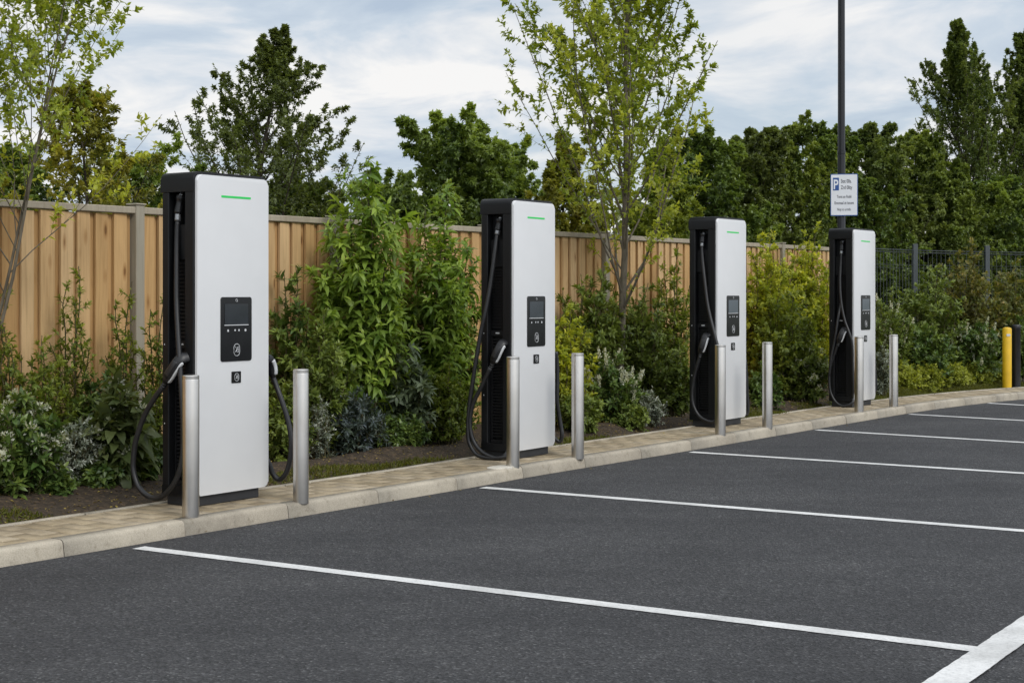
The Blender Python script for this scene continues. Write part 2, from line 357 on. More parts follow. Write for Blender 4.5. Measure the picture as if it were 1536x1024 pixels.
def make_world():
    w = bpy.data.worlds.new('World'); SC.world = w; w.use_nodes = True; nt = w.node_tree; nt.nodes.clear()
    out = nd(nt, 'OutputWorld'); bg = nd(nt, 'Background'); nt.links.new(bg.outputs[0], out.inputs[0]); bg.inputs[1].default_value = .1
    sky = nd(nt, 'TexSky', sky_type='NISHITA', sun_disc=False, sun_elevation=EL, sun_rotation=math.atan2(sd[0], sd[1]))
    tc = nd(nt, 'TexCoord'); sp = nd(nt, 'SeparateXYZ'); nt.links.new(tc.outputs['Generated'], sp.inputs[0])
    zz = nd(nt, 'Math', operation='MAXIMUM'); nt.links.new(sp.outputs[2], zz.inputs[0]); zz.inputs[1].default_value = 0
    za = nd(nt, 'Math', operation='ADD'); nt.links.new(zz.outputs[0], za.inputs[0]); za.inputs[1].default_value = .12
    dx = nd(nt, 'Math', operation='DIVIDE'); nt.links.new(sp.outputs[0], dx.inputs[0]); nt.links.new(za.outputs[0], dx.inputs[1])
    dy = nd(nt, 'Math', operation='DIVIDE'); nt.links.new(sp.outputs[1], dy.inputs[0]); nt.links.new(za.outputs[0], dy.inputs[1])
    cb = nd(nt, 'CombineXYZ'); nt.links.new(dx.outputs[0], cb.inputs[0]); nt.links.new(dy.outputs[0], cb.inputs[1])
    mp = nd(nt, 'Mapping'); mp.inputs['Scale'].default_value = (.62, .5, 1); mp.inputs['Location'].default_value = (3.3, 1.7, 0); mp.inputs['Rotation'].default_value = (0, 0, .25); nt.links.new(cb.outputs[0], mp.inputs[0])
    n = nd(nt, 'TexNoise', _Scale=2.7, _Detail=8.0, _Roughness=.55, _Distortion=.45); nt.links.new(mp.outputs[0], n.inputs['Vector'])
    n2 = nd(nt, 'TexNoise', _Scale=.8, _Detail=6.0, _Roughness=.5, _Distortion=.3); nt.links.new(mp.outputs[0], n2.inputs['Vector'])
    cloud = ramp(nt, [(.34, (4.8, 5.7, 6.9)), (.45, (6.0, 6.8, 7.7)), (.52, (7.7, 8.0, 8.4)), (.59, (9.3, 9.2, 9.1))]); nt.links.new(n.outputs[0], cloud.inputs[0])
    fac = ramp(nt, [(.34, (.74, .74, .74)), (.52, (.97, .97, .97))]); nt.links.new(n2.outputs[0], fac.inputs[0])
    # real overcast brightens towards the veiled sun
    dt = nd(nt, 'VectorMath', operation='DOT_PRODUCT'); nt.links.new(tc.outputs['Generated'], dt.inputs[0]); dt.inputs[1].default_value = tuple(sd)
    mr = nd(nt, 'MapRange', _From_Min=-.2, _From_Max=1.0, _To_Min=1.02, _To_Max=1.75); nt.links.new(dt.outputs['Value'], mr.inputs[0])
    vm = nd(nt, 'VectorMath', operation='SCALE'); nt.links.new(cloud.outputs[0], vm.inputs[0]); nt.links.new(mr.outputs[0], vm.inputs['Scale'])
    nt.links.new(mixc(nt, sky.outputs[0], vm.outputs[0], fac.outputs[0]), bg.inputs[0])
make_world()
SC.view_settings.view_transform = 'Standard'; SC.view_settings.look = 'None'; SC.view_settings.exposure = 0.0; SC.view_settings.gamma = 1
try: SC.cycles.use_denoising = True
except Exception: pass
SC.cycles.max_bounces = 8; SC.cycles.diffuse_bounces = 6; SC.cycles.transparent_max_bounces = 4; SC.cycles.caustics_reflective = False; SC.cycles.caustics_refractive = False

# ------------------------------------------------------------------ ground, car park, kerb, paving
KERB = smooth_path([(-8.70, .446), (-5.78, 4.50), (-4.32, 6.523), (-2.856, 8.552), (-2.186, 9.48), (-1.341, 10.66), (-.352, 12.02), (.191, 12.83), (1.4, 14.46), (2.548, 16.04), (2.987, 16.66), (4.286, 18.47), (5.106, 19.60), (5.606, 20.24), (6.248, 20.98), (6.859, 21.62), (7.437, 22.15), (8.6, 23.05), (10.2, 23.95), (12.5, 24.8), (16, 25.5), (24, 26.2)], 8)
d_ = np.linalg.norm(np.diff(KERB, axis=0), axis=1); KS = np.concatenate([[0], np.cumsum(d_)])
def kerb_at(s):
    p = np.array([np.interp(s, KS, KERB[:, 0]), np.interp(s, KS, KERB[:, 1])])
    q = np.array([np.interp(s + .25, KS, KERB[:, 0]), np.interp(s + .25, KS, KERB[:, 1])]) - np.array([np.interp(s - .25, KS, KERB[:, 0]), np.interp(s - .25, KS, KERB[:, 1])])
    t = q / np.linalg.norm(q); return p, t, np.array([-t[1], t[0]])
SMAX = KS[-1] - .4

def sheet(name, poly, z, mat):
    bm = bmesh.new(); bm.faces.new([bm.verts.new((x, y, z)) for x, y in poly])
    bmesh.ops.triangulate(bm, faces=bm.faces[:])
    return tag(bm_obj(name, bm, mat), kind='structure')
sheet('ground', [(-400, -60), (400, -60), (400, 900), (-400, 900)], -.02, M['field'])
edge = [tuple(kerb_at(s)[0] + kerb_at(s)[2] * .02) for s in np.arange(.3, SMAX, .3)]
sheet('car_park', [(60, -20), (60, 27)] + edge[::-1] + [(-14, -7), (-16, -20)], 0.0, M['asphalt'])

def kerb_piece(mb, s0, s1, prof, nsub=3):
    ss = np.linspace(s0, s1, nsub); rows = []
    for s in ss:
        p, t, nrm = kerb_at(s); rows.append([(p[0] + nrm[0] * o, p[1] + nrm[1] * o, z) for o, z in prof])
    V = np.array(rows).reshape(-1, 3); m = len(prof); f = []
    for i in range(nsub - 1):
        for j in range(m):
            k = (j + 1) % m; f.append((i * m + j, (i + 1) * m + j, (i + 1) * m + k, i * m + k))
    mb.add(V, f)
    for i, fl in ((0, False), (nsub - 1, True)):
        q = [i * m + j for j in range(m)]; tri = [(q[0], q[j + 1], q[j]) if not fl else (q[0], q[j], q[j + 1]) for j in range(1, m - 1)]
        mb.f[3].append(np.array(tri) + mb.n - len(V))
rng = np.random.default_rng(5)
kb = MB(); s = .2
while s < SMAX - 1:
    L = .93 if s < 26.2 else .62
    dz = rng.normal(0, .0015); do = rng.normal(0, .0015)
    prof = [(0 + do, -.05), (.001 + do, .01), (.010 + do, PZ - .026), (.014 + do, PZ - .013), (.022 + do, PZ - .003 + dz), (.036 + do, PZ + .002 + dz), (.125, PZ + .003 + dz), (.125, -.05)]
    kerb_piece(kb, s + .0018, s + L - .0018, prof); s += L
tag(link('kerb', kb.mesh('kerb'), M['kerb']), kind='structure')
# mortar below the kerb joints and the paving sand bed
jm = MB(); ss = np.arange(.2, SMAX - .6, .3)
for i in range(len(ss) - 1): kerb_piece(jm, ss[i], ss[i + 1], [(.045, -.045), (.045, PZ - .02), (.88, PZ - .008), (.88, -.045)], 2)
tag(link('paving_bed', jm.mesh('paving_bed'), M['joint']), kind='structure')

def pave_width(s):   # paving narrows a little where the kerb bends
    return float(np.interp(s, [0, 10, 14, 22, 27, 32], [.80, .80, .78, .80, .76, .70]))
# block paving: real blocks, long side across the path, staggered, one mesh
pv = MB(); s = .25; row = 0
bw, bl, gap = .14, .29, .009
while s < 33:
    Wd = pave_width(s) - .05; o = .128 - ((row % 2) * .5 + rng.random() * .12) * bl
    while o < Wd:
        a, c = max(o, .128), min(o + bl, Wd)
        if c - a > .03:
            z = PZ + rng.normal(0, .0006); tilt = rng.normal(0, .0004, 2)
            g = gap * (.5 + rng.random() * .7); b_ = .003
            crn = []
            for ds, oo in ((g / 2, a + g / 2), (bw - g / 2, a + g / 2), (bw - g / 2, c - g / 2), (g / 2, c - g / 2)):
                p, t, n_ = kerb_at(s + ds); crn.append((p, n_, oo, ds))
            V = []
            for lvl in (0, 1, 2):
                for (p, n_, oo, ds) in crn:
                    ci = (a + c) / 2; inset = b_ if lvl == 2 else 0
                    oo2 = oo + (inset if oo < ci else -inset); q = p + n_ * oo2
                    if inset:
                        t_ = np.array([n_[1], -n_[0]]); q = q + t_ * (inset if ds < bw / 2 else -inset)
                    zz = (z - .03, z - .004, z)[lvl] + tilt[0] * (1 if oo < ci else -1) + tilt[1] * (1 if ds < bw / 2 else -1)
                    V.append((q[0], q[1], zz))
            f = [(8, 9, 10, 11)] + [(l * 4 + i, l * 4 + (i + 1) % 4, l * 4 + 4 + (i + 1) % 4, l * 4 + 4 + i) for l in (0, 1) for i in range(4)]
            pv.add(V, f)
        o += bl
    s += bw; row += 1
tag(link('block_paving', pv.mesh('block_paving'), M['paver']), kind='structure')
eg = MB(); s = .2
while s < 33:
    w0 = pave_width(s); kerb_piece(eg, s + .002, s + .913, [(w0 - .046, -.05), (w0 - .046, PZ + .006), (w0 + .004, PZ + .006), (w0 + .004, -.05)], 3); s += .915
tag(link('path_edging', eg.mesh('path_edging'), M['edging']), kind='structure')

# planting bed: bumpy soil from the path to beyond the fence
def bed_z(x, y, o): return .045 + .035 * math.sin(3.1 * x + 1.3 * y) * math.sin(2.3 * y - x) + .018 * math.sin(9 * x - 7 * y) + min(.07, max(0, o - .85) * .12)
sb = MB(); S_ = np.arange(.2, 34, .16); O_ = np.concatenate([np.arange(.0, 2.2, .12), np.arange(2.2, 4.6, .3)])
V = []
for s in S_:
    p, t, n_ = kerb_at(s); w0 = pave_width(s) + .002
    for k, o in enumerate(O_):
        q = p + n_ * (w0 + o); V.append((q[0], q[1], bed_z(q[0], q[1], w0 + o) if k else .05))
ns, no = len(S_), len(O_); i = np.arange(ns - 1)[:, None] * no + np.arange(no - 1)[None, :]; i = i.ravel()
sb.add(V, np.stack([i, i + no, i + no + 1, i + 1], 1))
tag(link('planting_bed_ground', sb.mesh('planting_bed_ground', True), M['soil']), kind='structure')

# bay markings
def stripe(name, a, b, w, z=.004):
    a, b = np.array(a), np.array(b); t = (b - a) / np.linalg.norm(b - a); n_ = np.array([-t[1], t[0]]) * w / 2
    mb = MB(); k = max(2, int(np.linalg.norm(b - a) / .05)); r = np.random.default_rng(int(abs(a[0]) * 100) + 3); V = []
    for q in np.linspace(0, 1, k):
        p = a + (b - a) * q; j = r.normal(0, .0013, 2); e = n_ / np.linalg.norm(n_)
        u, v = p + n_ + e * j[0], p - n_ + e * j[1]; V += [(u[0], u[1], z), (v[0], v[1], z)]
    mb.add(V, [(2 * i, 2 * i + 1, 2 * i + 3, 2 * i + 2) for i in range(k - 1)])
    return tag(link(name, mb.mesh(name), M['paint']), kind='structure')
for a, b in (((-2.245, 9.21), (2.03, 6.56)), ((-.23, 12.06), (4.9, 8.86)), ((1.72, 14.75), (7.0, 11.25)), ((3.40, 17.13), (9.2, 12.6)), ((5.02, 19.36), (11.3, 13.9)), ((6.62, 21.3), (13.2, 14.2))):
    stripe('bay_line', a, b, .105)
stripe('aisle_line', (.509, 4.177), (12.63, 22.78), .155, .008)

# ------------------------------------------------------------------ charging stations
CW, CD, CH = .706, .338, 2.25
HX, HY = CW / 2, CD / 2
def loft(mb, pts, hw, hh, side, n=12, p=3.0, tint=0):
    """super-ellipse sections along a path; 'side' is the local width direction"""
    P = np.asarray(pts, float); T = norm(np.gradient(P, axis=0)); U = norm(np.asarray(side) - T * (T @ np.asarray(side))[:, None]); Wv = np.cross(T, U)
    a = np.arange(n) * 2 * PI / n; cx = np.sign(np.cos(a)) * np.abs(np.cos(a)) ** (2 / p); cy = np.sign(np.sin(a)) * np.abs(np.sin(a)) ** (2 / p)
    V = P[:, None] + np.asarray(hw)[:, None, None] * cx[None, :, None] * U[:, None] + np.asarray(hh)[:, None, None] * cy[None, :, None] * Wv[:, None]
    V = np.concatenate([V.reshape(-1, 3), P[:1], P[-1:]]); m = len(P)
    i = np.arange(m - 1)[:, None] * n; j = np.arange(n)[None]; k = (j + 1) % n
    f4 = np.stack([i + j, i + k, i + n + k, i + n + j], -1).reshape(-1, 4); jj = np.arange(n); kk = (jj + 1) % n
    f3 = np.concatenate([np.stack([kk, jj, np.full(n, m * n)], 1), np.stack([(m - 1) * n + jj, (m - 1) * n + kk, np.full(n, m * n + 1)], 1)])
    mb.add2(V, f3, f4, np.full(len(V), float(tint)))

def emblem_curve(mb, cx, cz, w, h, y, r=.0022):
    q = [(cx + x, y, cz + z) for x, z in rrect(-w / 2, w / 2, -h / 2, h / 2, w * .48, 5)]; q.append(q[0]); tube(mb, q, r, 5)
    tube(mb, smooth_path([(cx - w * .25, y, cz + h * .28), (cx + w * .05, y, cz + h * .02), (cx - w * .05, y, cz - h * .12), (cx + w * .26, y, cz - h * .2), (cx + w * .3, y, cz + h * .05), (cx + w * .1, y, cz + h * .2), (cx + w * .32, y, cz + h * .24)], 4), r, 5)
    tube(mb, smooth_path([(cx - w * .25, y, cz - h * .18), (cx - w * .08, y, cz - h * .05), (cx + w * .15, y, cz + h * .1)], 4), r, 5)

def shared_meshes():
    D = {}
    # shell: plan with a deep channel in both flanks, then a plain foot
    bm = bmesh.new()
    y0, y1, ra, rb, dp = -HY + .022, HY, -.062, .092, .085
    def flank(sx):
        return [(sx * HX, y0 + .006), (sx * HX, ra - .006), (sx * (HX - .006), ra), (sx * (HX - dp), ra), (sx * (HX - dp), rb), (sx * (HX - .006), rb), (sx * HX, rb + .006), (sx * HX, y1 - .02), (sx * (HX - .02), y1)]
    poly = [(HX - .006, y0)] + flank(1) + flank(-1)[::-1] + [(-HX + .006, y0)]
    bm_prism(bm, poly, 'z', .135, 2.112)
    bm_prism(bm, rrect(-HX, HX, y0, y1, (.006, .006, .02, .02), 3), 'z', .068, .1345, .004, 1, 0)
    D['body'] = bm
    bm = bmesh.new()      # cap with the rounded shoulders
    bm_prism(bm, rrect(-HX - .001, HX + .001, 2.1145, CH, (.001, .001, .05, .05), 8), 'y', y0 - .001, y1 + .001, .007, 2)
    D['cap'] = bm
    bm = bmesh.new(); bm_box(bm, -HX + .03, HX - .075, -HY + .03, HY - .03, 0, .068, .004, 1); D['plinth'] = bm
    bm = bmesh.new(); bm_prism(bm, rrect(-HX + .013, HX - .010, .0725, CH - .021, (.03, .035, .042, .042), 8), 'y', -HY, y0 - .0015, .009, 3, 0); D['panel'] = bm
    bm = bmesh.new(); bm_prism(bm, rrect(.236 - HX, .519 - HX, 2.083, 2.098, .003, 2), 'y', -HY - .0015, -HY + .004); D['led'] = bm
    bm = bmesh.new(); bm_prism(bm, rrect(.227 - HX, .525 - HX, .965, 1.406, .018, 4), 'y', -HY - .006, -HY + .003, .002, 1, 0); D['unit'] = bm
    bm = bmesh.new(); bm_prism(bm, rrect(.262 - HX, .486 - HX, 1.219, 1.359, .003, 2), 'y', -HY - .0085, -HY - .0062); D['screen'] = bm
    bm = bmesh.new()       # bright lower lip of the screen
    bm_prism(bm, rrect(.258 - HX, .490 - HX, 1.211, 1.2165, .001, 1), 'y', -HY - .0085, -HY - .0062); D['lip'] = bm
    for n_, (x, z, r) in enumerate(((.293, 1.176, .0085), (.360, 1.178, .0075), (.397, 1.178, .0075), (.460, 1.177, .0095))):
        mb = MB(); a = np.arange(10) * 2 * PI / 10; q = [(x - HX, -HY - .0075, z)] + [(x - HX + r * math.cos(t), -HY - .0075, z + r * math.sin(t)) for t in a]
        mb.add(q, [(0, 1 + i, 1 + (i + 1) % 10) for i in range(10)]); D['key%d' % n_] = mb
    mb = MB(); a = np.linspace(0, 2 * PI, 17); tube(mb, [(.375 - HX + .009 * math.cos(t), -HY - .0075, 1.383 + .009 * math.sin(t)) for t in a], .0016, 5); D['camera'] = mb
    mb = MB(); emblem_curve(mb, .376 - HX, 1.043, .056, .082, -HY - .0075); D['emblem'] = mb
    bm = bmesh.new(); bm_prism(bm, rrect(.331 - HX, .421 - HX, .815, .895, .005, 2), 'y', -HY - .005, -HY + .003, .0015, 1, 0); D['reader'] = bm
    mb = MB(); emblem_curve(mb, .377 - HX, .855, .04, .052, -HY - .0062, .0018); D['emblem2'] = mb
    for nm, sx in (('insetL', -1), ('insetR', 1)):     # louvred backing in the channel
        bm = bmesh.new(); xi = sx * (HX - dp)
        def bx(xa, xb, *r): bm_box(bm, *(sorted((sx * (HX - xa), sx * (HX - xb)))), *r)
        bx(dp - .003, .045, ra + .004, rb - .004, 1.66, 1.895)          # smooth upper plate
        bx(dp - .003, .050, ra + .004, rb - .004, 1.062, 1.11)          # dividing bar
        bx(dp - .003, .052, ra + .004, ra + .02, .17, 1.055); bx(dp - .003, .052, rb - .02, rb - .004, .17, 1.055)
        z = .185
        while z < 1.04: bx(dp - .003, .056, ra + .022, rb - .022, z, z + .014); z += .0262
        z = 1.13
        while z < 1.64: bx(dp - .003, .054, ra + .012, rb - .012, z, z + .014); z += .0262
        bx(dp - .003, .04, ra + .004, rb - .004, .137, .165)
        D[nm] = bm
    mb = MB(); mb.add([(-HX + .0485, .04, 1.081), (-HX + .0485, .0, 1.081), (-HX + .0485, .0, 1.092), (-HX + .0485, .04, 1.092)], [(0, 1, 2, 3)]); D['marks'] = mb
    a = np.arange(8) * PI / 4; mb = MB(); mb.add([(-HX - .001, .13, 0)] + [(-HX - .001, .13 + .005 * math.cos(t), .005 * math.sin(t)) for t in a], [(0, 1 + i, 1 + (i + 1) % 8) for i in range(8)]); D['screw'] = mb
    out = {}
    for k, b in D.items():
        if isinstance(b, MB): out[k] = b.mesh(k)
        else:
            me = bpy.data.meshes.new(k); bmesh.ops.recalc_face_normals(b, faces=b.faces[:]); b.to_mesh(me); b.free()
            for p in me.polygons: p.use_smooth = True
            me.set_sharp_from_angle(angle=math.radians(32)); out[k] = me
    return out
SHM = shared_meshes()

CAB = {
 0: dict(L=[[(-0.313,.046,1.921),(-.323,.042,1.772),(-.338,.029,1.613),(-.358,.008,1.388),(-.383,-.032,1.164),(-.403,-.072,.942),(-.413,-.102,.721),(-.413,-.114,.499),(-.418,-.107,.321),(-.423,-.055,.185),(-.428,.016,.104),(-.433,.101,.054),(-.438,.2,.06),(-.443,.287,.118),(-.443,.333,.205),(-.443,.34,.296),(-.443,.313,.434),(-.438,.239,.596),(-.433,.14,.726),(-.423,.068,.805)]],
        gun=[(-.423,.054,.823),(-.421,.030,.859),(-.413,-.032,.941),(-.393,-.061,.986),(-.345,-.087,1.002)], top=[(-.293,.032,2.098),(-.298,.040,2.053),(-.308,.045,1.985),(-.313,.046,1.921)],
        R=[(.423,-.138,.835),(.433,-.162,.769),(.443,-.211,.652),(.453,-.259,.512),(.453,-.284,.372),(.453,-.265,.229),(.443,-.23,.143),(.433,-.182,.112),(.413,-.143,.154),(.385,-.115,.25),(.33,-.03,.33),(.305,.02,.5),(.30,.02,1.0)], rgun=[(.423,-.14,.826),(.418,-.138,.864),(.408,-.135,.921),(.383,-.139,.960),(.347,-.139,.975)]),
 1: dict(L=[[(-.313,.019,1.94),(-.343,.024,1.778),(-.373,.052,1.49),(-.403,.084,1.259),(-.413,.123,1.086),(-.428,.182,.74),(-.433,.228,.45),(-.443,.235,.248),(-.443,.221,.139),(-.438,.161,.049),(-.433,.074,.018),(-.425,-.02,.016),(-.40,-.10,.03),(-.352,-.13,.09)],
        [(-.423,.012,.796),(-.428,.105,.627),(-.433,.186,.48),(-.438,.217,.335),(-.438,.203,.208),(-.433,.158,.118),(-.428,.078,.053),(-.423,-.029,.019),(-.413,-.11,.029),(-.372,-.165,.06),(-.345,-.15,.11)]],
        gun=[(-.423,-.002,.819),(-.421,-.021,.86),(-.413,-.057,.94),(-.388,-.075,.991),(-.345,-.087,1.007)], top=[(-.293,.001,2.079),(-.298,.005,2.039),(-.308,.012,1.986),(-.313,.019,1.94)],
        R=[(.385,-.153,.905),(.403,-.154,.803),(.408,-.155,.652),(.403,-.154,.473),(.423,-.16,.352),(.433,-.178,.232),(.433,-.189,.172),(.433,-.182,.118),(.423,-.16,.1),(.393,-.12,.137),(.34,-.05,.2),(.30,.01,.4)], rgun=None),
 2: dict(L=[[(-.313,.029,1.933),(-.333,.01,1.789),(-.363,-.03,1.574),(-.393,-.085,1.289),(-.413,-.159,1.042),(-.423,-.22,.852),(-.423,-.267,.691),(-.413,-.27,.444),(-.413,-.238,.161),(-.413,-.175,.073),(-.413,-.08,.075),(-.413,.016,.128),(-.418,.077,.232),(-.418,.093,.36),(-.418,.069,.532),(-.418,.013,.719),(-.418,-.003,.762)]],
        gun=[(-.418,-.003,.77),(-.413,-.012,.819),(-.408,-.037,.898),(-.383,-.048,.962),(-.345,-.062,.989)], top=[(-.293,.023,2.069),(-.298,.025,2.041),(-.308,.027,1.983),(-.313,.029,1.933)],
        R=[(.352,-.153,.70),(.383,-.153,.547),(.403,-.152,.325),(.418,-.156,.177),(.413,-.151,.105),(.393,-.13,.09),(.35,-.06,.14),(.30,.0,.3)], rgun=None),
 3: dict(L=[[(-.313,.013,1.927),(-.333,.013,1.767),(-.363,.009,1.557),(-.388,-.02,1.305),(-.403,-.071,1.096),(-.413,-.137,.931),(-.403,-.168,.806),(-.383,-.169,.555),(-.373,-.173,.263),(-.345,-.15,.12)],
        [(-.418,.012,.794),(-.418,.056,.676),(-.418,.101,.549),(-.418,.128,.406),(-.418,.119,.213),(-.418,.056,.081),(-.413,-.031,.020),(-.403,-.115,.029),(-.375,-.165,.071),(-.345,-.15,.11)],
        [(-.300,.03,1.30),(-.323,.035,1.212),(-.383,.036,1.053),(-.408,.061,.827),(-.428,.097,.634),(-.428,.115,.49),(-.424,.126,.40)]],
        gun=[(-.418,.007,.794),(-.413,-.004,.836),(-.408,-.029,.912),(-.383,-.044,.962),(-.345,-.05,.986)], top=[(-.293,.008,2.079),(-.298,.01,2.045),(-.308,.01,1.978),(-.313,.013,1.927)],
        R=[(.352,-.154,.6),(.383,-.154,.397),(.393,-.159,.224),(.37,-.13,.12),(.33,-.06,.12),(.30,.0,.3)], rgun=None),
}
def connector(parent, path, sx):
    """hand-held plug: boot, grip, head, pale trim along its outer edge"""
    P = smooth_path(path, 5); n = len(P); q = np.linspace(0, 1, n)
    hw = np.interp(q, [0, .12, .2, .3, .7, .85, 1], [.017, .019, .027, .03, .029, .031, .027]); hh = np.interp(q, [0, .12, .2, .35, .7, .85, 1], [.017, .020, .030, .037, .036, .040, .035])
    mb = MB(); loft(mb, P, hw, hh, (1, 0, 0)); g = link('charging_connector', mb.mesh('charging_connector', True), M['gun'], parent); g.data.set_sharp_from_angle(angle=.7)
    T = norm(np.gradient(P, axis=0)); N = norm(np.cross(T, np.array([1., 0, 0]))); N *= np.where(N[:, 1:2] < 0, 1, -1)
    k = slice(int(n * .22), int(n * .80)); Q = P[k] + N[k] * (hh[k] * .98)[:, None]
    mb = MB(); loft(mb, Q, np.full(len(Q), .015), np.linspace(.007, .012, len(Q)), (1, 0, 0), 10, 2.5); t = link('trim', mb.mesh('trim', True), M['trim'], g)
    # a raised grip pad on the visible flank
    k = slice(int(n * .30), int(n * .72)); Q = P[k] + np.array([sx, 0, 0]) * (hw[k] * .95)[:, None]
    mb = MB(); loft(mb, Q, np.full(len(Q), .006), np.full(len(Q), .021), (1, 0, 0), 10, 4); link('grip', mb.mesh('grip', True), M['rubber'], g)
    # strain relief rings
    mb = MB()
    for s_ in np.linspace(-.02, .055, 5):
        d = norm(P[1] - P[0]); c = P[0] + d * s_; tube(mb, [c - d * .005, c + d * .005], .0195, 12)
    link('strain_relief', mb.mesh('strain_relief', True), M['rubber'], g)
    return g

def charger(i, X, Y, t, label):
    ux = np.array([math.sin(t), math.cos(t)]); uy = np.array([-math.cos(t), math.sin(t)])
    c = np.array([X, Y]) + ux * HX + uy * HY
    root = empty('charging_station', (c[0], c[1], PZ + .002), PI / 2 - t, label, 'charger', 'row of electric vehicle charging stations')
    def part(name, key, mat, par=root): return link(name, SHM[key], M[mat], par)
    body = part('body', 'body', 'shell'); part('top_cap', 'cap', 'shell'); part('plinth', 'plinth', 'plinth')
    pn = part('front_panel', 'panel', 'white'); part('status_light', 'led', 'green', pn)
    un = part('display_unit', 'unit', 'glossblack'); link('screen', SHM['screen'].copy(), M[('screen', 'screen2', 'screen3', 'screen3')[i]], un)
    part('screen_edge', 'lip', 'icon', un); [part('key_icon', 'key%d' % k, 'icon', un) for k in range(4)]
    part('camera_ring', 'camera', 'icon', un); part('emblem', 'emblem', 'icon', un)
    rd = part('card_reader', 'reader', 'glossblack'); part('emblem', 'emblem2', 'icon', rd)
    part('louvre_insert', 'insetL', 'recess', body); part('louvre_insert', 'insetR', 'recess', body); part('printed_mark', 'marks', 'icon', body)
    for z in (1.085, .55): part('screw', 'screw', 'icon', body).location.z = z
    d = CAB[i]
    for pth in d['L'] + [d['R']]:
        P = smooth_path(pth, 6); mb = MB(); tube(mb, P, .0185 if i != 3 else .0165, 10); link('charging_cable', mb.mesh('charging_cable', True), M['rubber'], root)
    # plug stub parked at the head of the channel, with its metal ferrule
    P = smooth_path(d['top'], 5); n = len(P); q = np.linspace(0, 1, n)
    mb = MB(); k = int(n * .72)
    loft(mb, P[:k + 1], np.interp(q[:k + 1], [0, .2, .35, .72], [.030, .030, .022, .026]), np.interp(q[:k + 1], [0, .2, .35, .72], [.034, .034, .025, .030]), (1, 0, 0), 12, 2.6)
    h = link('cable_holster', mb.mesh('cable_holster', True), M['gun'], root)
    mb = MB(); tube(mb, P[k:], .0215, 12); link('ferrule', mb.mesh('ferrule', True), M['ferrule'], h)
    mb = MB(); tube(mb, [P[0] + (-.02, -.02, -.005), P[0] + (.03, .02, .012)], .016, 10); link('hook', mb.mesh('hook', True), M['ferrule'], h)
    connector(root, d['gun'], -1)
    if d['rgun']: connector(root, d['rgun'], 1)
    return root
charger(0, -2.113, 10.245, .603, 'largest white charging station, its black cables looping out on both sides')
charger(1, .007, 13.145, .573, 'white charging station just left of the slender sapling, its cable hanging outside its back edge')
charger(2, 2.181, 16.328, .609, 'white charging station whose cable slants to its front edge, left of the yellow-green bushes')
charger(3, 4.280, 19.207, .620, 'farthest white charging station, standing in front of the dark pole with the parking sign')

# ------------------------------------------------------------------ bollards
def lathe(mb, prof, n=32, c=(0, 0, 0)):
    a = np.arange(n) * 2 * PI / n; V = np.array([(c[0] + r * math.cos(t), c[1] + r * math.sin(t), c[2] + z) for r, z in prof for t in a]); m = len(prof)
    i = np.arange(m - 1)[:, None] * n; j = np.arange(n)[None]; k = (j + 1) % n
    mb.add(V, np.stack([i + j, i + k, i + n + k, i + n + j], -1).reshape(-1, 4))
def simple(name, mb, mat, loc, par=None):
    me = mb.mesh(name, True); me.set_sharp_from_angle(angle=.6); o = link(name, me, mat, par); o.location = loc; return o
bt = MB(); R_ = .0545; lathe(bt, [(R_, 0), (R_, .895), (R_ - .0015, .902)]); tube_me = bt.mesh('tube', True)
ct = MB(); lathe(ct, [(R_ - .0005, .902), (R_ - .0005, .922), (R_ - .004, .927), (R_ - .012, .929), (.0005, .929)]); cap_me = ct.mesh('cap', True); cap_me.set_sharp_from_angle(angle=.5)
BL = [(-2.029, 9.80, 'steel bollard overlapping the left edge of the largest charging station'), (-1.428, 10.562, 'steel bollard to the right of the largest charging station, before the shrubs'),
      (.036, 12.67, 'steel bollard with a pale mortar patch at its foot, by the second charging station'), (.603, 13.389, 'steel bollard standing clear in front of the bed below the slender sapling'),
      (2.141, 15.532, 'steel bollard overlapping the charging station whose cable slants to its front edge'), (2.76, 16.38, 'steel bollard standing clear in front of the yellow-green bushes'),
      (4.217, 18.49, 'steel bollard overlapping the farthest charging station'), (4.852, 19.358, 'steel bollard farthest along the path, in front of the low clipped hedge')]
for x, y, lb in BL:
    x, y = x - .811 * .035, y + .585 * .035
    r = empty('steel_bollard', (x, y, PZ - .012), 0, lb, 'bollard', 'brushed steel bollards along the kerb')
    r.scale = (1, 1, .995); r.rotation_euler = (0, 0, x * 3)
    link('post', tube_me, M['steel'], r); link('cap', cap_me, M['steel'], r)
mb = MB(); lathe(mb, [(.15, -.01), (.15, .004), (.13, .007), (.0005, .007)], 28); o = simple('mortar_patch', mb, M['patch'], (-.09, 12.62, PZ + .003)); o.scale = (1, .6, 1); o.rotation_euler.z = .9; tag(o, kind='structure')
for x, y, mt, lb, nm in ((7.545, 23.37, 'yellow', 'yellow post with a pale plate near its top beside the black post', 'yellow_bollard'), (7.76, 23.60, 'blackpaint', 'black post standing right behind the yellow post', 'black_bollard')):
    r = empty(nm, (x, y, PZ - .02), 0, lb, 'bollard')
    mb = MB(); lathe(mb, [(.068, 0), (.068, .905), (.060, .925), (.030, .935), (.0005, .937)] if mt == 'yellow' else [(.066, 0), (.066, .90), (.069, .905), (.069, .955), (.06, .97), (.0005, .972)], 28)
    simple('post', mb, M[mt], (0, 0, 0), r)
    if mt == 'yellow':
        bm = bmesh.new(); bm_prism(bm, rrect(-.028, .028, .80, .835, .006, 3), 'y', -.0735, -.062); bm_obj('plate', bm, M['icon'], r)

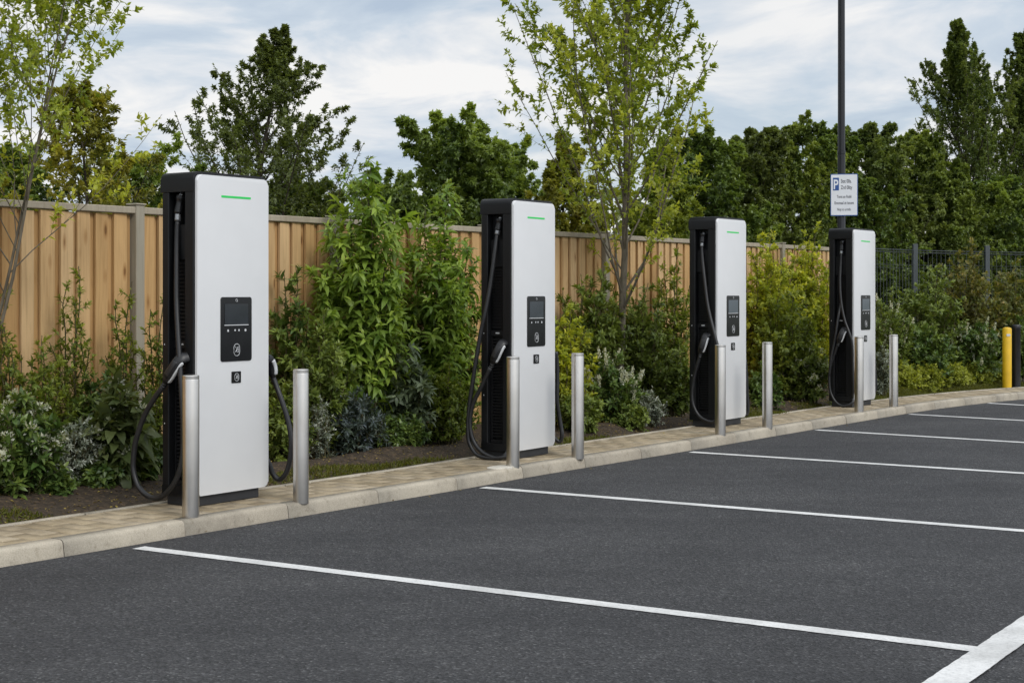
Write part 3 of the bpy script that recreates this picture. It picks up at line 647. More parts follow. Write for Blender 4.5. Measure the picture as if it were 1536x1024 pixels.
# ------------------------------------------------------------------ pole and parking sign
PX, PY = 4.565, 21.25
r = empty('lamp_post', (PX, PY, .02), 0, 'tall dark grey pole rising out of the picture behind the farthest charging station', 'pole')
mb = MB(); lathe(mb, [(.085, 0), (.085, 1.25), (.0535, 1.32), (.0525, 3.4), (.050, 3.45), (.047, 7.2), (.0005, 7.2)], 24); simple('shaft', mb, M['polegrey'], (0, 0, 0), r)
mb = MB(); lathe(mb, [(.0505, 0), (.056, .004), (.056, .05), (.0505, .054)], 24); simple('collar', mb, M['polegrey'], (0, 0, 3.43), r)
mb = MB(); tube(mb, [(.0, -.0, 7.1), (.5, -.25, 7.35), (1.1, -.55, 7.4)], .035, 10); simple('arm', mb, M['polegrey'], (0, 0, 0), r)
sg = empty('parking_sign', (PX + .025, PY - .06, 2.885), math.radians(-12), 'white parking sign with blue border and blue P symbol on the dark pole', 'sign')
bm = bmesh.new(); bm_prism(bm, rrect(-.185, .185, -.29, .29, .012, 3), 'y', -.018, -.0145); bm_obj('board', bm, M['signblue'], sg)
bm = bmesh.new(); bm_prism(bm, rrect(-.176, .176, -.279, .279, .008, 3), 'y', -.0195, -.0182); bm_obj('face', bm, M['signwhite'], sg)
bm = bmesh.new(); bm_prism(bm, rrect(-.152, -.070, .062, .237, .004, 2), 'y', -.0208, -.0197); bm_obj('symbol_field', bm, M['signblue'], sg)
bm = bmesh.new()
for z in (.2, -.2): bm_box(bm, -.06, .06, -.0142, .02, z - .018, z + .018)
bm_obj('bracket', bm, M['ferrule'], sg)
def lettering(txt, x, z, size, mat, y, sx=1.0, align='LEFT', bold=0.0, name='lettering'):
    cu = bpy.data.curves.new('lettering', 'FONT'); cu.body = txt; cu.size = size; cu.align_x = align; cu.extrude = .0004; cu.offset = bold
    o = bpy.data.objects.new('tmp_text', cu); COL.objects.link(o); bpy.context.view_layer.update()
    me = bpy.data.meshes.new_from_object(o.evaluated_get(bpy.context.evaluated_depsgraph_get())); bpy.data.objects.remove(o)
    q = link(name, me, mat, sg); q.rotation_euler = (PI / 2, 0, 0); q.location = (x, y, z); q.scale = (sx, 1, 1); return q
lettering('P', -.148, .082, .185, M['signwhite'], -.0215, .72, bold=.004, name='symbol_letter')
lettering('Stst 00s.', -.045, .165, .072, M['ink'], -.0202, .60, bold=.0012); lettering('Zrd 0lity', -.045, .078, .072, M['ink'], -.0202, .60, bold=.0012)
lettering('Tomt an Robli', 0, -.043, .055, M['ink'], -.0202, .62, 'CENTER', .001); lettering('Ennmsal at iscunt', 0, -.13, .057, M['ink'], -.0202, .66, 'CENTER', .001); lettering('Niqt io urmtb.', 0, -.218, .052, M['ink'], -.0202, .62, 'CENTER', .0008)

# ------------------------------------------------------------------ timber fence
FD = np.array([.585, .811]); FN = np.array([.811, -.585])     # along, and towards the car park
F0 = np.array([-4.965, 10.07])
def fence():
    t0 = 1.0 - 4.8 + .0; a = math.atan2(FD[1], FD[0])
    org = F0 + FD * (3.18 - 2.4 * 3)
    root = empty('timber_fence', (org[0], org[1], 0), a, 'tall closeboard timber fence with a grey capping rail behind the shrubs', 'fence')
    # local: x along, -y towards the car park
    rg = np.random.default_rng(8); nb = 9; bay = 2.4; top = 2.175
    for k in range(nb):
        x0, x1 = k * bay + .05, (k + 1) * bay - .05
        if k == nb - 1: x1 = x0 + 2.05
        bm = bmesh.new(); x = x0 + .002
        j = 0
        while x < x1 - .03:
            w = float(rg.uniform(.118, .142)); e = min(x + w, x1)
            wb = float(rg.uniform(.03, .06))
            y = rg.normal(0, .002); lean = rg.normal(0, .003)
            vs0 = len(bm.verts)
            # feather-edge board: thick edge laps the next board
            P = [(x, -.030 + y), (e, -.020 + y), (e, -.008 + y), (x, -.004 + y)]
            zb, zt = .06, top + rg.normal(0, .003)
            A = [bm.verts.new((px + 0, py, zb)) for px, py in P]; B = [bm.verts.new((px + lean, py, zt)) for px, py in P]
            bm.faces.new(A[::-1]); bm.faces.new(B)
            for q in range(4): bm.faces.new((A[q], A[(q + 1) % 4], B[(q + 1) % 4], B[q]))
            if e < x1:   # set-back board showing as a shadowed strip
                b0, b1 = e + .001, min(e + wb, x1); P = [(b0 - .02, -.0035 + .010), (b1 + .02, -.0035 + .010), (b1 + .02, .012 + .010), (b0 - .02, .012 + .010)]
                A = [bm.verts.new((px, py, zb)) for px, py in P]; B = [bm.verts.new((px, py, zt - .004)) for px, py in P]
                bm.faces.new(A[::-1]); bm.faces.new(B)
                for q in range(4): bm.faces.new((A[q], A[(q + 1) % 4], B[(q + 1) % 4], B[q]))
                x = e + wb
            else: x = e
        bm_obj('board_panel', bm, M['board'], root)
        bm = bmesh.new(); bm_box(bm, x0 - .045, x1 + .045 if k < nb - 1 else x1, -.052, .03, top + .006, top + .062, .006, 1); bm_obj('capping_rail', bm, M['rail'], root)
    for k in range(nb + 1):
        x = k * bay if k < nb else (nb - 1) * bay + 2.15
        bm = bmesh.new(); bm_box(bm, x - .046, x + .046, -.062, .05, 0, top + .068 + .008, .006, 1)
        o = bm_obj('fence_post', bm, M['post'], root)
        bm = bmesh.new(); bm_box(bm, x - .056, x + .056, -.072, .06, top + .0765, top + .092, .005, 1); bm_obj('post_cap', bm, M['post'], o)
    return root
fence()

# green-grey mesh fence beyond the last charging station
def mesh_fence():
    pts = [np.array(p) for p in ((5.15, 24.1), (6.82, 25.95), (8.35, 26.95), (10.4, 27.85), (12.6, 28.6))]
    root = empty('mesh_fence', (pts[0][0], pts[0][1], 0), 0, 'grey metal mesh fence with square posts behind the bushes beyond the charging stations', 'fence')
    o2 = pts[0]; H = 2.27
    for k in range(len(pts) - 1):
        a, b = pts[k] - o2, pts[k + 1] - o2; L = np.linalg.norm(b - a); d = (b - a) / L; mb = MB(); n = int(L / .105)
        for i in range(1, n):
            p = a + d * (L * i / n); tube(mb, [(p[0], p[1], .1), (p[0], p[1], H)], .0035, 4)
        for z in (.15, .75, 1.35, 1.95, 2.0, H - .02, H - .06): tube(mb, [(a[0], a[1], z), (b[0], b[1], z)], 0.004 if z < 2.2 else .008, 4)
        link('mesh_panel', mb.mesh('mesh_panel'), M['wire'], root)
    for p in pts:
        p = p - o2; bm = bmesh.new(); bm_box(bm, p[0] - .04, p[0] + .04, p[1] - .04, p[1] + .04, 0, H + .09, .005, 1)
        bm_obj('fence_post', bm, M['mpost'], root)
mesh_fence()

# ------------------------------------------------------------------ vegetation
def add_leaves(mb, P, A, N, L, asp, tint, big=False, curl=.18, fold=.25):
    n = len(P)
    if not n: return
    A = norm(A); S = norm(np.cross(A, N)); N = np.cross(S, A); L = np.asarray(L, float)[:, None]; w = L * asp * .5
    tint = np.clip(tint, 0, 1)
    if not big:
        V = np.stack([P, P + A * L * .45 + S * w + N * w * fold, P + A * L - N * L * curl, P + A * L * .45 - S * w + N * w * fold], 1)
        b = np.arange(n)[:, None] * 4
        mb.add(V.reshape(-1, 3), np.concatenate([b + [0, 1, 2], b + [0, 2, 3]]), np.repeat(tint, 4)); return
    c1 = P + A * L * .3 + N * L * curl * .12; c2 = P + A * L * .66 - N * L * curl * .25; tp = P + A * L - N * L * curl
    V = np.stack([P, c1, c1 + S * w + N * w * fold, c1 - S * w + N * w * fold, c2, c2 + S * w * .72 + N * w * fold * .7, c2 - S * w * .72 + N * w * fold * .7, tp], 1)
    b = np.arange(n)[:, None] * 8
    f3 = np.concatenate([b + [0, 1, 2], b + [0, 3, 1], b + [4, 7, 5], b + [4, 6, 7]]); f4 = np.concatenate([b + [1, 4, 5, 2], b + [1, 3, 6, 4]])
    mb.add2(V.reshape(-1, 3), f3, f4, np.repeat(tint, 8))

def shoot_leaves(rg, mb, pts, n, s0, L, asp, ang, droop, big, tintbase=0., tipt=.6, curl=.18, jitter=.25):
    P = np.asarray(pts); m = len(P); s = np.sort(s0 + (1 - s0) * rg.random(n)); x = s * (m - 1); i = np.clip(x.astype(int), 0, m - 2); f = (x - i)[:, None]
    pos = P[i] * (1 - f) + P[i + 1] * f; T = norm(P[i + 1] - P[i])
    ref = np.where(np.abs(T[:, 2:3]) < .9, [[0, 0, 1.]], [[1., 0, 0]]); U = norm(np.cross(T, ref)); W = np.cross(T, U)
    ph = (np.arange(n) * 2.39996 + rg.random() * 6.28 + rg.normal(0, .35, n))[:, None]
    R = np.cos(ph) * U + np.sin(ph) * W
    a = (ang * (1 - .45 * s ** 3) + rg.normal(0, jitter, n))[:, None]
    A = T * np.cos(a) + R * np.sin(a); A[:, 2] -= droop * (.6 + .8 * rg.random(n)); A = norm(A)
    N = norm(T + np.array([0, 0, .9]) + rg.normal(0, .35, (n, 3)))
    size = L * (.65 + .6 * rg.random(n)) * (1 - .35 * s ** 4)
    t = tintbase + tipt * s ** 4 * rg.random(n) + .10 * rg.random(n) ** 3
    add_leaves(mb, pos, A, N, size, asp, t, big, curl)

def branch(rg, p, d, L, n, wob, up):
    """wandering polyline"""
    pts = [np.array(p, float)]; d = norm(d); st = L / n
    for _ in range(n):
        d = norm(d + rg.normal(0, wob, 3) + np.array([0, 0, up])); pts.append(pts[-1] + d * st)
    return np.array(pts)

def perp(rg, T, az):
    ref = np.array([0, 0, 1.]) if abs(T[2]) < .9 else np.array([1., 0, 0]); U = norm(np.cross(T, ref)); W = np.cross(T, U)
    return math.cos(az) * U + math.sin(az) * W

def tree(name, label, cat, X, Y, H, cfg, seed, group=None, z0=0.0):
    """trunk + limbs (mesh 'trunk') and leaves (mesh 'crown'), grown level by level"""
    rg = np.random.default_rng(seed); wood = MB(); lv = MB(); c = cfg
    root = empty(name, (X, Y, z0), 0, label, cat, group)
    def grow(pts, r0, lvl, tone):
        n = len(pts); r = r0 * np.linspace(1, .25 if lvl else .15, n); Lb = np.linalg.norm(np.diff(pts, axis=0), axis=1).sum()
        if lvl == 0:
            r[0] *= 1.35
        if r0 > c.get('minr', .003): tube(wood, pts, np.maximum(r, .0015), 8 if lvl == 0 else (5 if lvl == 1 else 3), cap=False)
        top = c['levels']
        if lvl >= c['leaf_from'] or (lvl == 0 and c.get('leaf_trunk')):
            k = int(c['leaf_n'][lvl] * (.7 + .6 * rg.random()))
            shoot_leaves(rg, lv, pts, k, c.get('leaf_s0', .1) if lvl == top else c.get('s1', .35), c['leafL'], c['asp'], c.get('lang', .9), c.get('droop', .15), c.get('big', False), tone + c.get('tb', 0), c.get('tipt', .35))
        if lvl == top: return
        k = int(c['n'][lvl]); s_lo, s_hi = c['s'][lvl]
        az = rg.random() * 6.28
        for q in range(k):
            sp = s_lo + (s_hi - s_lo) * ((q + rg.random() * .8) / k) ** c.get('pw', [1, 1, 1])[lvl]; x = sp * (n - 1); i = min(int(x), n - 2); f = x - i
            p = pts[i] * (1 - f) + pts[i + 1] * f; T = norm(pts[i + 1] - pts[i]); az += 2.4 + rg.normal(0, .4)
            an = c['ang'][lvl] * (1 + rg.normal(0, .15)); 
            if lvl == 0: an *= 1 - c.get('close', .3) * (sp - s_lo) / (s_hi - s_lo)
            dr = T * math.cos(an) + perp(rg, T, az) * math.sin(an)
            rel = (sp - s_lo) / (s_hi - s_lo)
            ln = (c['len0'](rel) * H if lvl == 0 else Lb * c['lr'][lvl] * (1 - c.get('tap', .45) * rel)) * (.75 + .5 * rg.random())
            if lvl == 0 and c.get('gap') and rg.random() < c['gap']: continue
            b = branch(rg, p, dr, ln, [7, 5, 4, 3][lvl], c.get('wob', .09), c['up'][lvl])
            if c.get('room') and not all(c['room'](w) for w in b): continue      # no limb grows into the charger
            grow(b, r[i] * c.get('rr', .5) * (.8 + .4 * rg.random()), lvl + 1, (tone if lvl else rg.random() ** 2 * c.get('tv', .3)))
    for j in range(c.get('stems', 1)):
        if c.get('stems', 1) == 1: tp = branch(rg, (0, 0, 0), c.get('lean', (0, 0, 1)), H, 14, c.get('twob', .03), .06)
        else:
            a = j * 2 * PI / c['stems'] + rg.random(); tp = branch(rg, (.06 * math.cos(a), .06 * math.sin(a), 0), c['stem_dirs'][j], H * (.85 + .2 * rg.random()), 12, .05, .02)
        grow(tp, c['r0'] * H, 0, 0)
    link('trunk', wood.mesh('trunk', True), M[c.get('bark', 'barkdark')], root)
    link('crown', lv.mesh('crown'), LM[c['mat']], root)
    return root

def gx(u, Y): return (u - 768) / F * Y
def gz(v, Y): return CZ + (HZ - v) * Y / F

SAP = dict(levels=3, leaf_from=1, leaf_n=[0, 52, 20, 13], leafL=.070, asp=.55, n=[70, 10, 3], s=[(.17, .98), (.15, .97), (.2, .95)], ang=[.66, .58, .7], s1=.1, len0=lambda r: .40 * (1 - r) ** .7 + .07, lr=[0, .26, .36], up=[.05, .05, .04], r0=.0074, rr=.34, bark='bark', mat='sapling', close=.3, wob=.06, droop=.08, tipt=.5, tv=.4, big=True, minr=.0010)
DARKT = dict(levels=3, leaf_from=1, leaf_n=[0, 60, 24, 14], leafL=.068, asp=.55, n=[40, 11, 5], s=[(.12, .985), (.12, .95), (.1, .9)], ang=[.95, .75, .75], len0=lambda r: .40 * (1 - r) ** .8 + .05, lr=[0, .46, .40], tap=.82, up=[.05, .05, .04], r0=.012, rr=.36, mat='dark', close=.5, wob=.09, droop=.1, tipt=.45, tv=.5)
DENSE = dict(levels=3, leaf_from=1, leaf_n=[0, 64, 28, 16], leafL=.078, asp=.62, n=[42, 12, 6], s=[(.05, .98), (.08, .95), (.1, .9)], ang=[.95, .8, .8], len0=lambda r: .44 * (1 - r) ** .5 + .04, lr=[0, .46, .40], tap=.82, up=[.04, .06, .06], r0=.012, rr=.38, mat='deep', close=.22, wob=.1, droop=.2, tipt=.5, tv=.8)
COLM = dict(levels=3, leaf_from=1, leaf_n=[0, 66, 25, 13], leafL=.074, asp=.6, n=[80, 11, 5], s=[(.03, .99), (.06, .95), (.1, .9)], ang=[.56, .5, .65], len0=lambda r: min(.36, .60 * (1 - r)) + .03, lr=[0, .34, .36], tap=.8, up=[.06, .06, .05], r0=.013, rr=.33, mat='column', close=.3, wob=.06, droop=.12, tipt=.4, tv=.7)

# the slender sapling in the bed and the one leaning in at the left
Y = 17.55; X = gx(928, Y)
tree('sapling_tree', 'slender young tree with upswept limbs and light green leaves in the middle of the bed', 'tree', X, Y, 6.6, dict(SAP, room=lambda w: -1.45 < w[0] < 1.2), 21, z0=.08)
Y = 11.0; X = gx(-72, Y)
tree('sapling_tree', 'light-leaved young tree at the left edge, thin limbs crossing the fence top', 'tree', X, Y, 4.7, dict(SAP, stems=3, stem_dirs=[(.13, 0, 1), (.33, .02, 1), (-.10, .05, 1)], r0=.0036, rr=.42, n=[25, 8, 3], leafL=.053, ang=[.72, .6, .7], s=[(.36, .97), (.2, .97), (.2, .95)], len0=lambda r: .33 * (1 - r) ** .6 + .07, leaf_n=[0, 22, 12, 9], tv=.5, room=lambda w: w[0] < 1.32 and w[2] < 5.2), 34, z0=.08)
# trees beyond the fence
Y = 17.5; tree('garden_tree', 'loose olive tree with yellowing tips behind the fence, left of the tall dark spiky tree', 'tree', gx(140, Y), Y, gz(150, Y), dict(DARKT, mat='olive', leafL=.07, n=[38, 9, 4], leaf_n=[0, 34, 15, 9], tv=.5, tipt=.7, minr=.0012, len0=lambda r: .46 * (1 - r) ** .5 + .04, up=[.03, .06, .05]), 5)
Y = 25.5; tree('garden_tree', 'tall dark spiky tree with sky showing through, behind the largest charging station', 'tree', gx(362, Y), Y, gz(44, Y), dict(DARKT, leafL=.078, len0=lambda r: .55 * (1 - r) ** 1.0 + .04, pw=[1.4, 1, 1], n=[60, 10, 5], leaf_n=[0, 56, 22, 12], ang=[1.0, .7, .7], close=.6, up=[.03, .05, .04]), 13)
Y = 24; tree('garden_tree', 'round dark broad-leaved tree above the fence, just left of the second charging station', 'tree', gx(690, Y), Y, gz(212, Y), dict(DENSE, len0=lambda r: .56 * (1 - r) ** .45 + .05, leafL=.085, up=[.01, .04, .05], n=[50, 12, 6], tap=.85, ang=[1.05, .8, .8]), 17)
Y = 22; tree('garden_tree', 'olive-brown bush-like tree behind the fence, seen through the lower limbs of the slender sapling', 'tree', gx(838, Y), Y, gz(215, Y), dict(DARKT, mat='olive', n=[34, 9, 4], leafL=.08, tv=.3), 19)
Y = 27; tree('garden_tree', 'dark tree low behind the fence at the far left, under the olive-green loose tree', 'tree', gx(30, Y), Y, gz(235, Y), DENSE, 23)
Y = 24; tree('garden_tree', 'yellow-green small tree behind the fence, right of the slender sapling trunk', 'tree', gx(1000, Y), Y, gz(225, Y), dict(DARKT, mat='small', n=[30, 9, 4], leafL=.085, tv=.4), 29)
for u, Y, v, sd_, lb in ((205, 23, 258, 61, 'low dark tree above the fence at the left edge of the largest charging station'), (455, 27, 290, 62, 'low dark tree behind the fence just right of the largest charging station'),
                         (565, 26, 288, 63, 'low dark tree whose top just shows behind the tallest lance-leaved shrub'), (765, 26, 262, 64, 'low dark tree behind the top of the second charging station')):
    tree('garden_tree', lb, 'tree', gx(u, Y), Y, gz(v, Y), dict(DENSE, n=[36, 10, 5], len0=lambda r: .55 * (1 - r) ** .4 + .05), sd_)
HED = [(1055, 26.5, 214, 41, 'dark tree of the boundary row, first right of the slender sapling'), (1125, 27.5, 205, 42, 'dark tree of the boundary row above the third charging station'), (1190, 28.5, 200, 43, 'dark tree of the boundary row just left of the dark pole'),
       (1252, 29, 213, 44, 'dark tree of the boundary row directly behind the parking sign'), (1312, 30, 200, 45, 'dark tree of the boundary row just right of the parking sign'), (1368, 31, 210, 46, 'dark tree of the boundary row beside the tall columnar tree')]
HV = [dict(mat='deep'), dict(mat='dark'), dict(mat='mid', tb=-.1), dict(mat='deep', tv=.5), dict(mat='column'), dict(mat='mid', tb=-.1)]
for u, Y, v, sd_, lb in HED:
    tree('boundary_tree', lb, 'tree', gx(u, Y), Y, gz(v, Y), dict(DENSE, **HV[sd_ - 41]), sd_, 'dark trees in a row behind the farther chargers')
Y = 33; tree('columnar_tree', 'tall columnar green tree with a pointed top right of the parking sign', 'tree', gx(1462, Y), Y, gz(33, Y), COLM, 51, 'columnar trees at the right')
Y = 34.5; tree('columnar_tree', 'columnar green tree cut by the right edge of the picture', 'tree', gx(1540, Y), Y, gz(52, Y), COLM, 52, 'columnar trees at the right')
Y = 30; tree('boundary_tree', 'low bright-tipped dark tree behind the mesh fence, below the tall columnar tree', 'tree', gx(1425, Y), Y, gz(262, Y), dict(DENSE, mat='mid', tv=.6), 53)
Y = 31; tree('boundary_tree', 'low dark tree behind the mesh fence at the right edge', 'tree', gx(1515, Y), Y, gz(275, Y), DENSE, 54)

# far wood closing the gaps low on the horizon
rg = np.random.default_rng(77); wd = MB(); n = 16000
xx = rg.uniform(-26, 34, n); zz = rg.random(n) ** .8 * (3.4 + .8 * np.sin(xx * .7) + .5 * np.sin(xx * 2.1 + 1)); P = np.stack([xx, 44 + rg.uniform(-2, 2, n) , zz], 1)
A = norm(rg.normal(0, 1, (n, 3)) + [0, -.3, -.2]); add_leaves(wd, P, A, norm(rg.normal(0, .6, (n, 3)) + [0, -.5, 1]), rg.uniform(.3, .6, n), .6, rg.random(n) * .3)
tag(link('far_woodland', wd.mesh('far_woodland'), LM['dark']), 'dark woodland glimpsed low between the trees beyond the fence', 'woodland', kind='stuff')

# shrubs ---------------------------------------------------------------
def kline(u, d):
    d = 1.68 + (d - 1.0) * .55 if u < 720 else 1.27 + (d - 1.05) * .88
    k = (u - 768) / F; return (7.319 + d) / (.585 - .811 * k)
def shrub(name, label, u, Y, vtop, hw, mat, L, asp, seed, stems=9, shoots=11, leaves=16, droop=.1, up=.6, ang=.95, big=True, flower=None, nf=0, tipt=.5, tb=0., side=.42, low=.08, twig='twig', curl=.18, group=None, spire=False):
    X = gx(u, Y); z0 = .06; H = gz(vtop, Y) - z0; R = hw * Y / F
    rg = np.random.default_rng(seed); lv = MB(); wd = MB(); fl = []
    root = empty(name, (X, Y, z0), 0, label, 'plant' if 'plant' in name else 'shrub', group)
    stems = int(stems * 1.25); shoots = int(shoots * 1.3); leaves = leaves * 1.15; side *= 1.25; L *= 1.08
    for j in range(stems):
        a = j * 2.39996 + rg.random() * .6; q = math.sqrt((j + .4) / stems); rr = R * q * .85
        h = H * ((1 - .42 * q * q) * (.82 + .2 * rg.random()) if j else 1.0); 
        b0 = np.array([math.cos(a) * min(.12, R * .3) * q, math.sin(a) * min(.12, R * .3) * q, 0]); e = np.array([math.cos(a) * rr, math.sin(a) * rr, h])
        t = np.linspace(0, 1, 9)[:, None]; mid = b0 * (1 - t) + e * t; mid[:, :2] += (b0[:2] - e[:2]) * (t * (1 - t)) * up * .9
        mid[1:] += rg.normal(0, .012 + .01 * R, (8, 3)); tube(wd, mid, np.linspace(.007, .002, 9) * (1 + H * .35), 4, cap=False)
        tone = tb + rg.random() ** 2 * .25
        shoot_leaves(rg, lv, mid, int(leaves * 1.6), low + .15, L, asp, ang, droop, big, tone, tipt, curl)
        for k in range(shoots):
            s = low + (1 - low) * (k + rg.random()) / shoots * .97; x = s * 8; i = min(int(x), 7); p = mid[i] * (1 - x + i) + mid[i + 1] * (x - i); T = norm(mid[i + 1] - mid[i]); az = k * 2.4 + a + rg.normal(0, .4)
            an = .85 + rg.normal(0, .15); d = T * math.cos(an) + perp(rg, T, az) * math.sin(an)
            ln = side * R * (1.05 - .75 * s ** 1.5) * (.6 + .8 * rg.random()) + .03
            sh = branch(rg, p, d, ln, 4, .1, .10 * up); tube(wd, sh, np.linspace(.0035, .0012, 5), 3, cap=False)
            shoot_leaves(rg, lv, sh, int(leaves * (.7 + .6 * rg.random())), .08, L, asp, ang, droop, big, tone + rg.random() ** 3 * .2, tipt, curl)
            if flower and rg.random() < nf and s > .45:
                tip = sh[-1]; dirn = norm(sh[-1] - sh[-2] + np.array([0, 0, .06])); m_ = 34 if spire else 26; 
                if spire: P = tip + dirn * (rg.random((m_, 1)) * .13) + rg.normal(0, .008, (m_, 3))
                else: P = tip + norm(rg.normal(0, 1, (m_, 3)) + [0, 0, .5]) * (.016 + .030 * rg.random((m_, 1)))
                fm = MB(); fl.append(fm); add_leaves(fm, P, norm(P - tip + rg.normal(0, .02, (m_, 3)) + [0, 0, .02]), norm(rg.normal(0, 1, (m_, 3))), rg.uniform(.020, .036, m_), .6, rg.random(m_) * .5)
    link('stems', wd.mesh('stems'), M[twig], root); link('foliage', lv.mesh('foliage'), LM[mat], root)
    for fm in fl[:60]: link('flower_head', fm.mesh('flower_head'), LM[flower], root)
    return root
K = kline
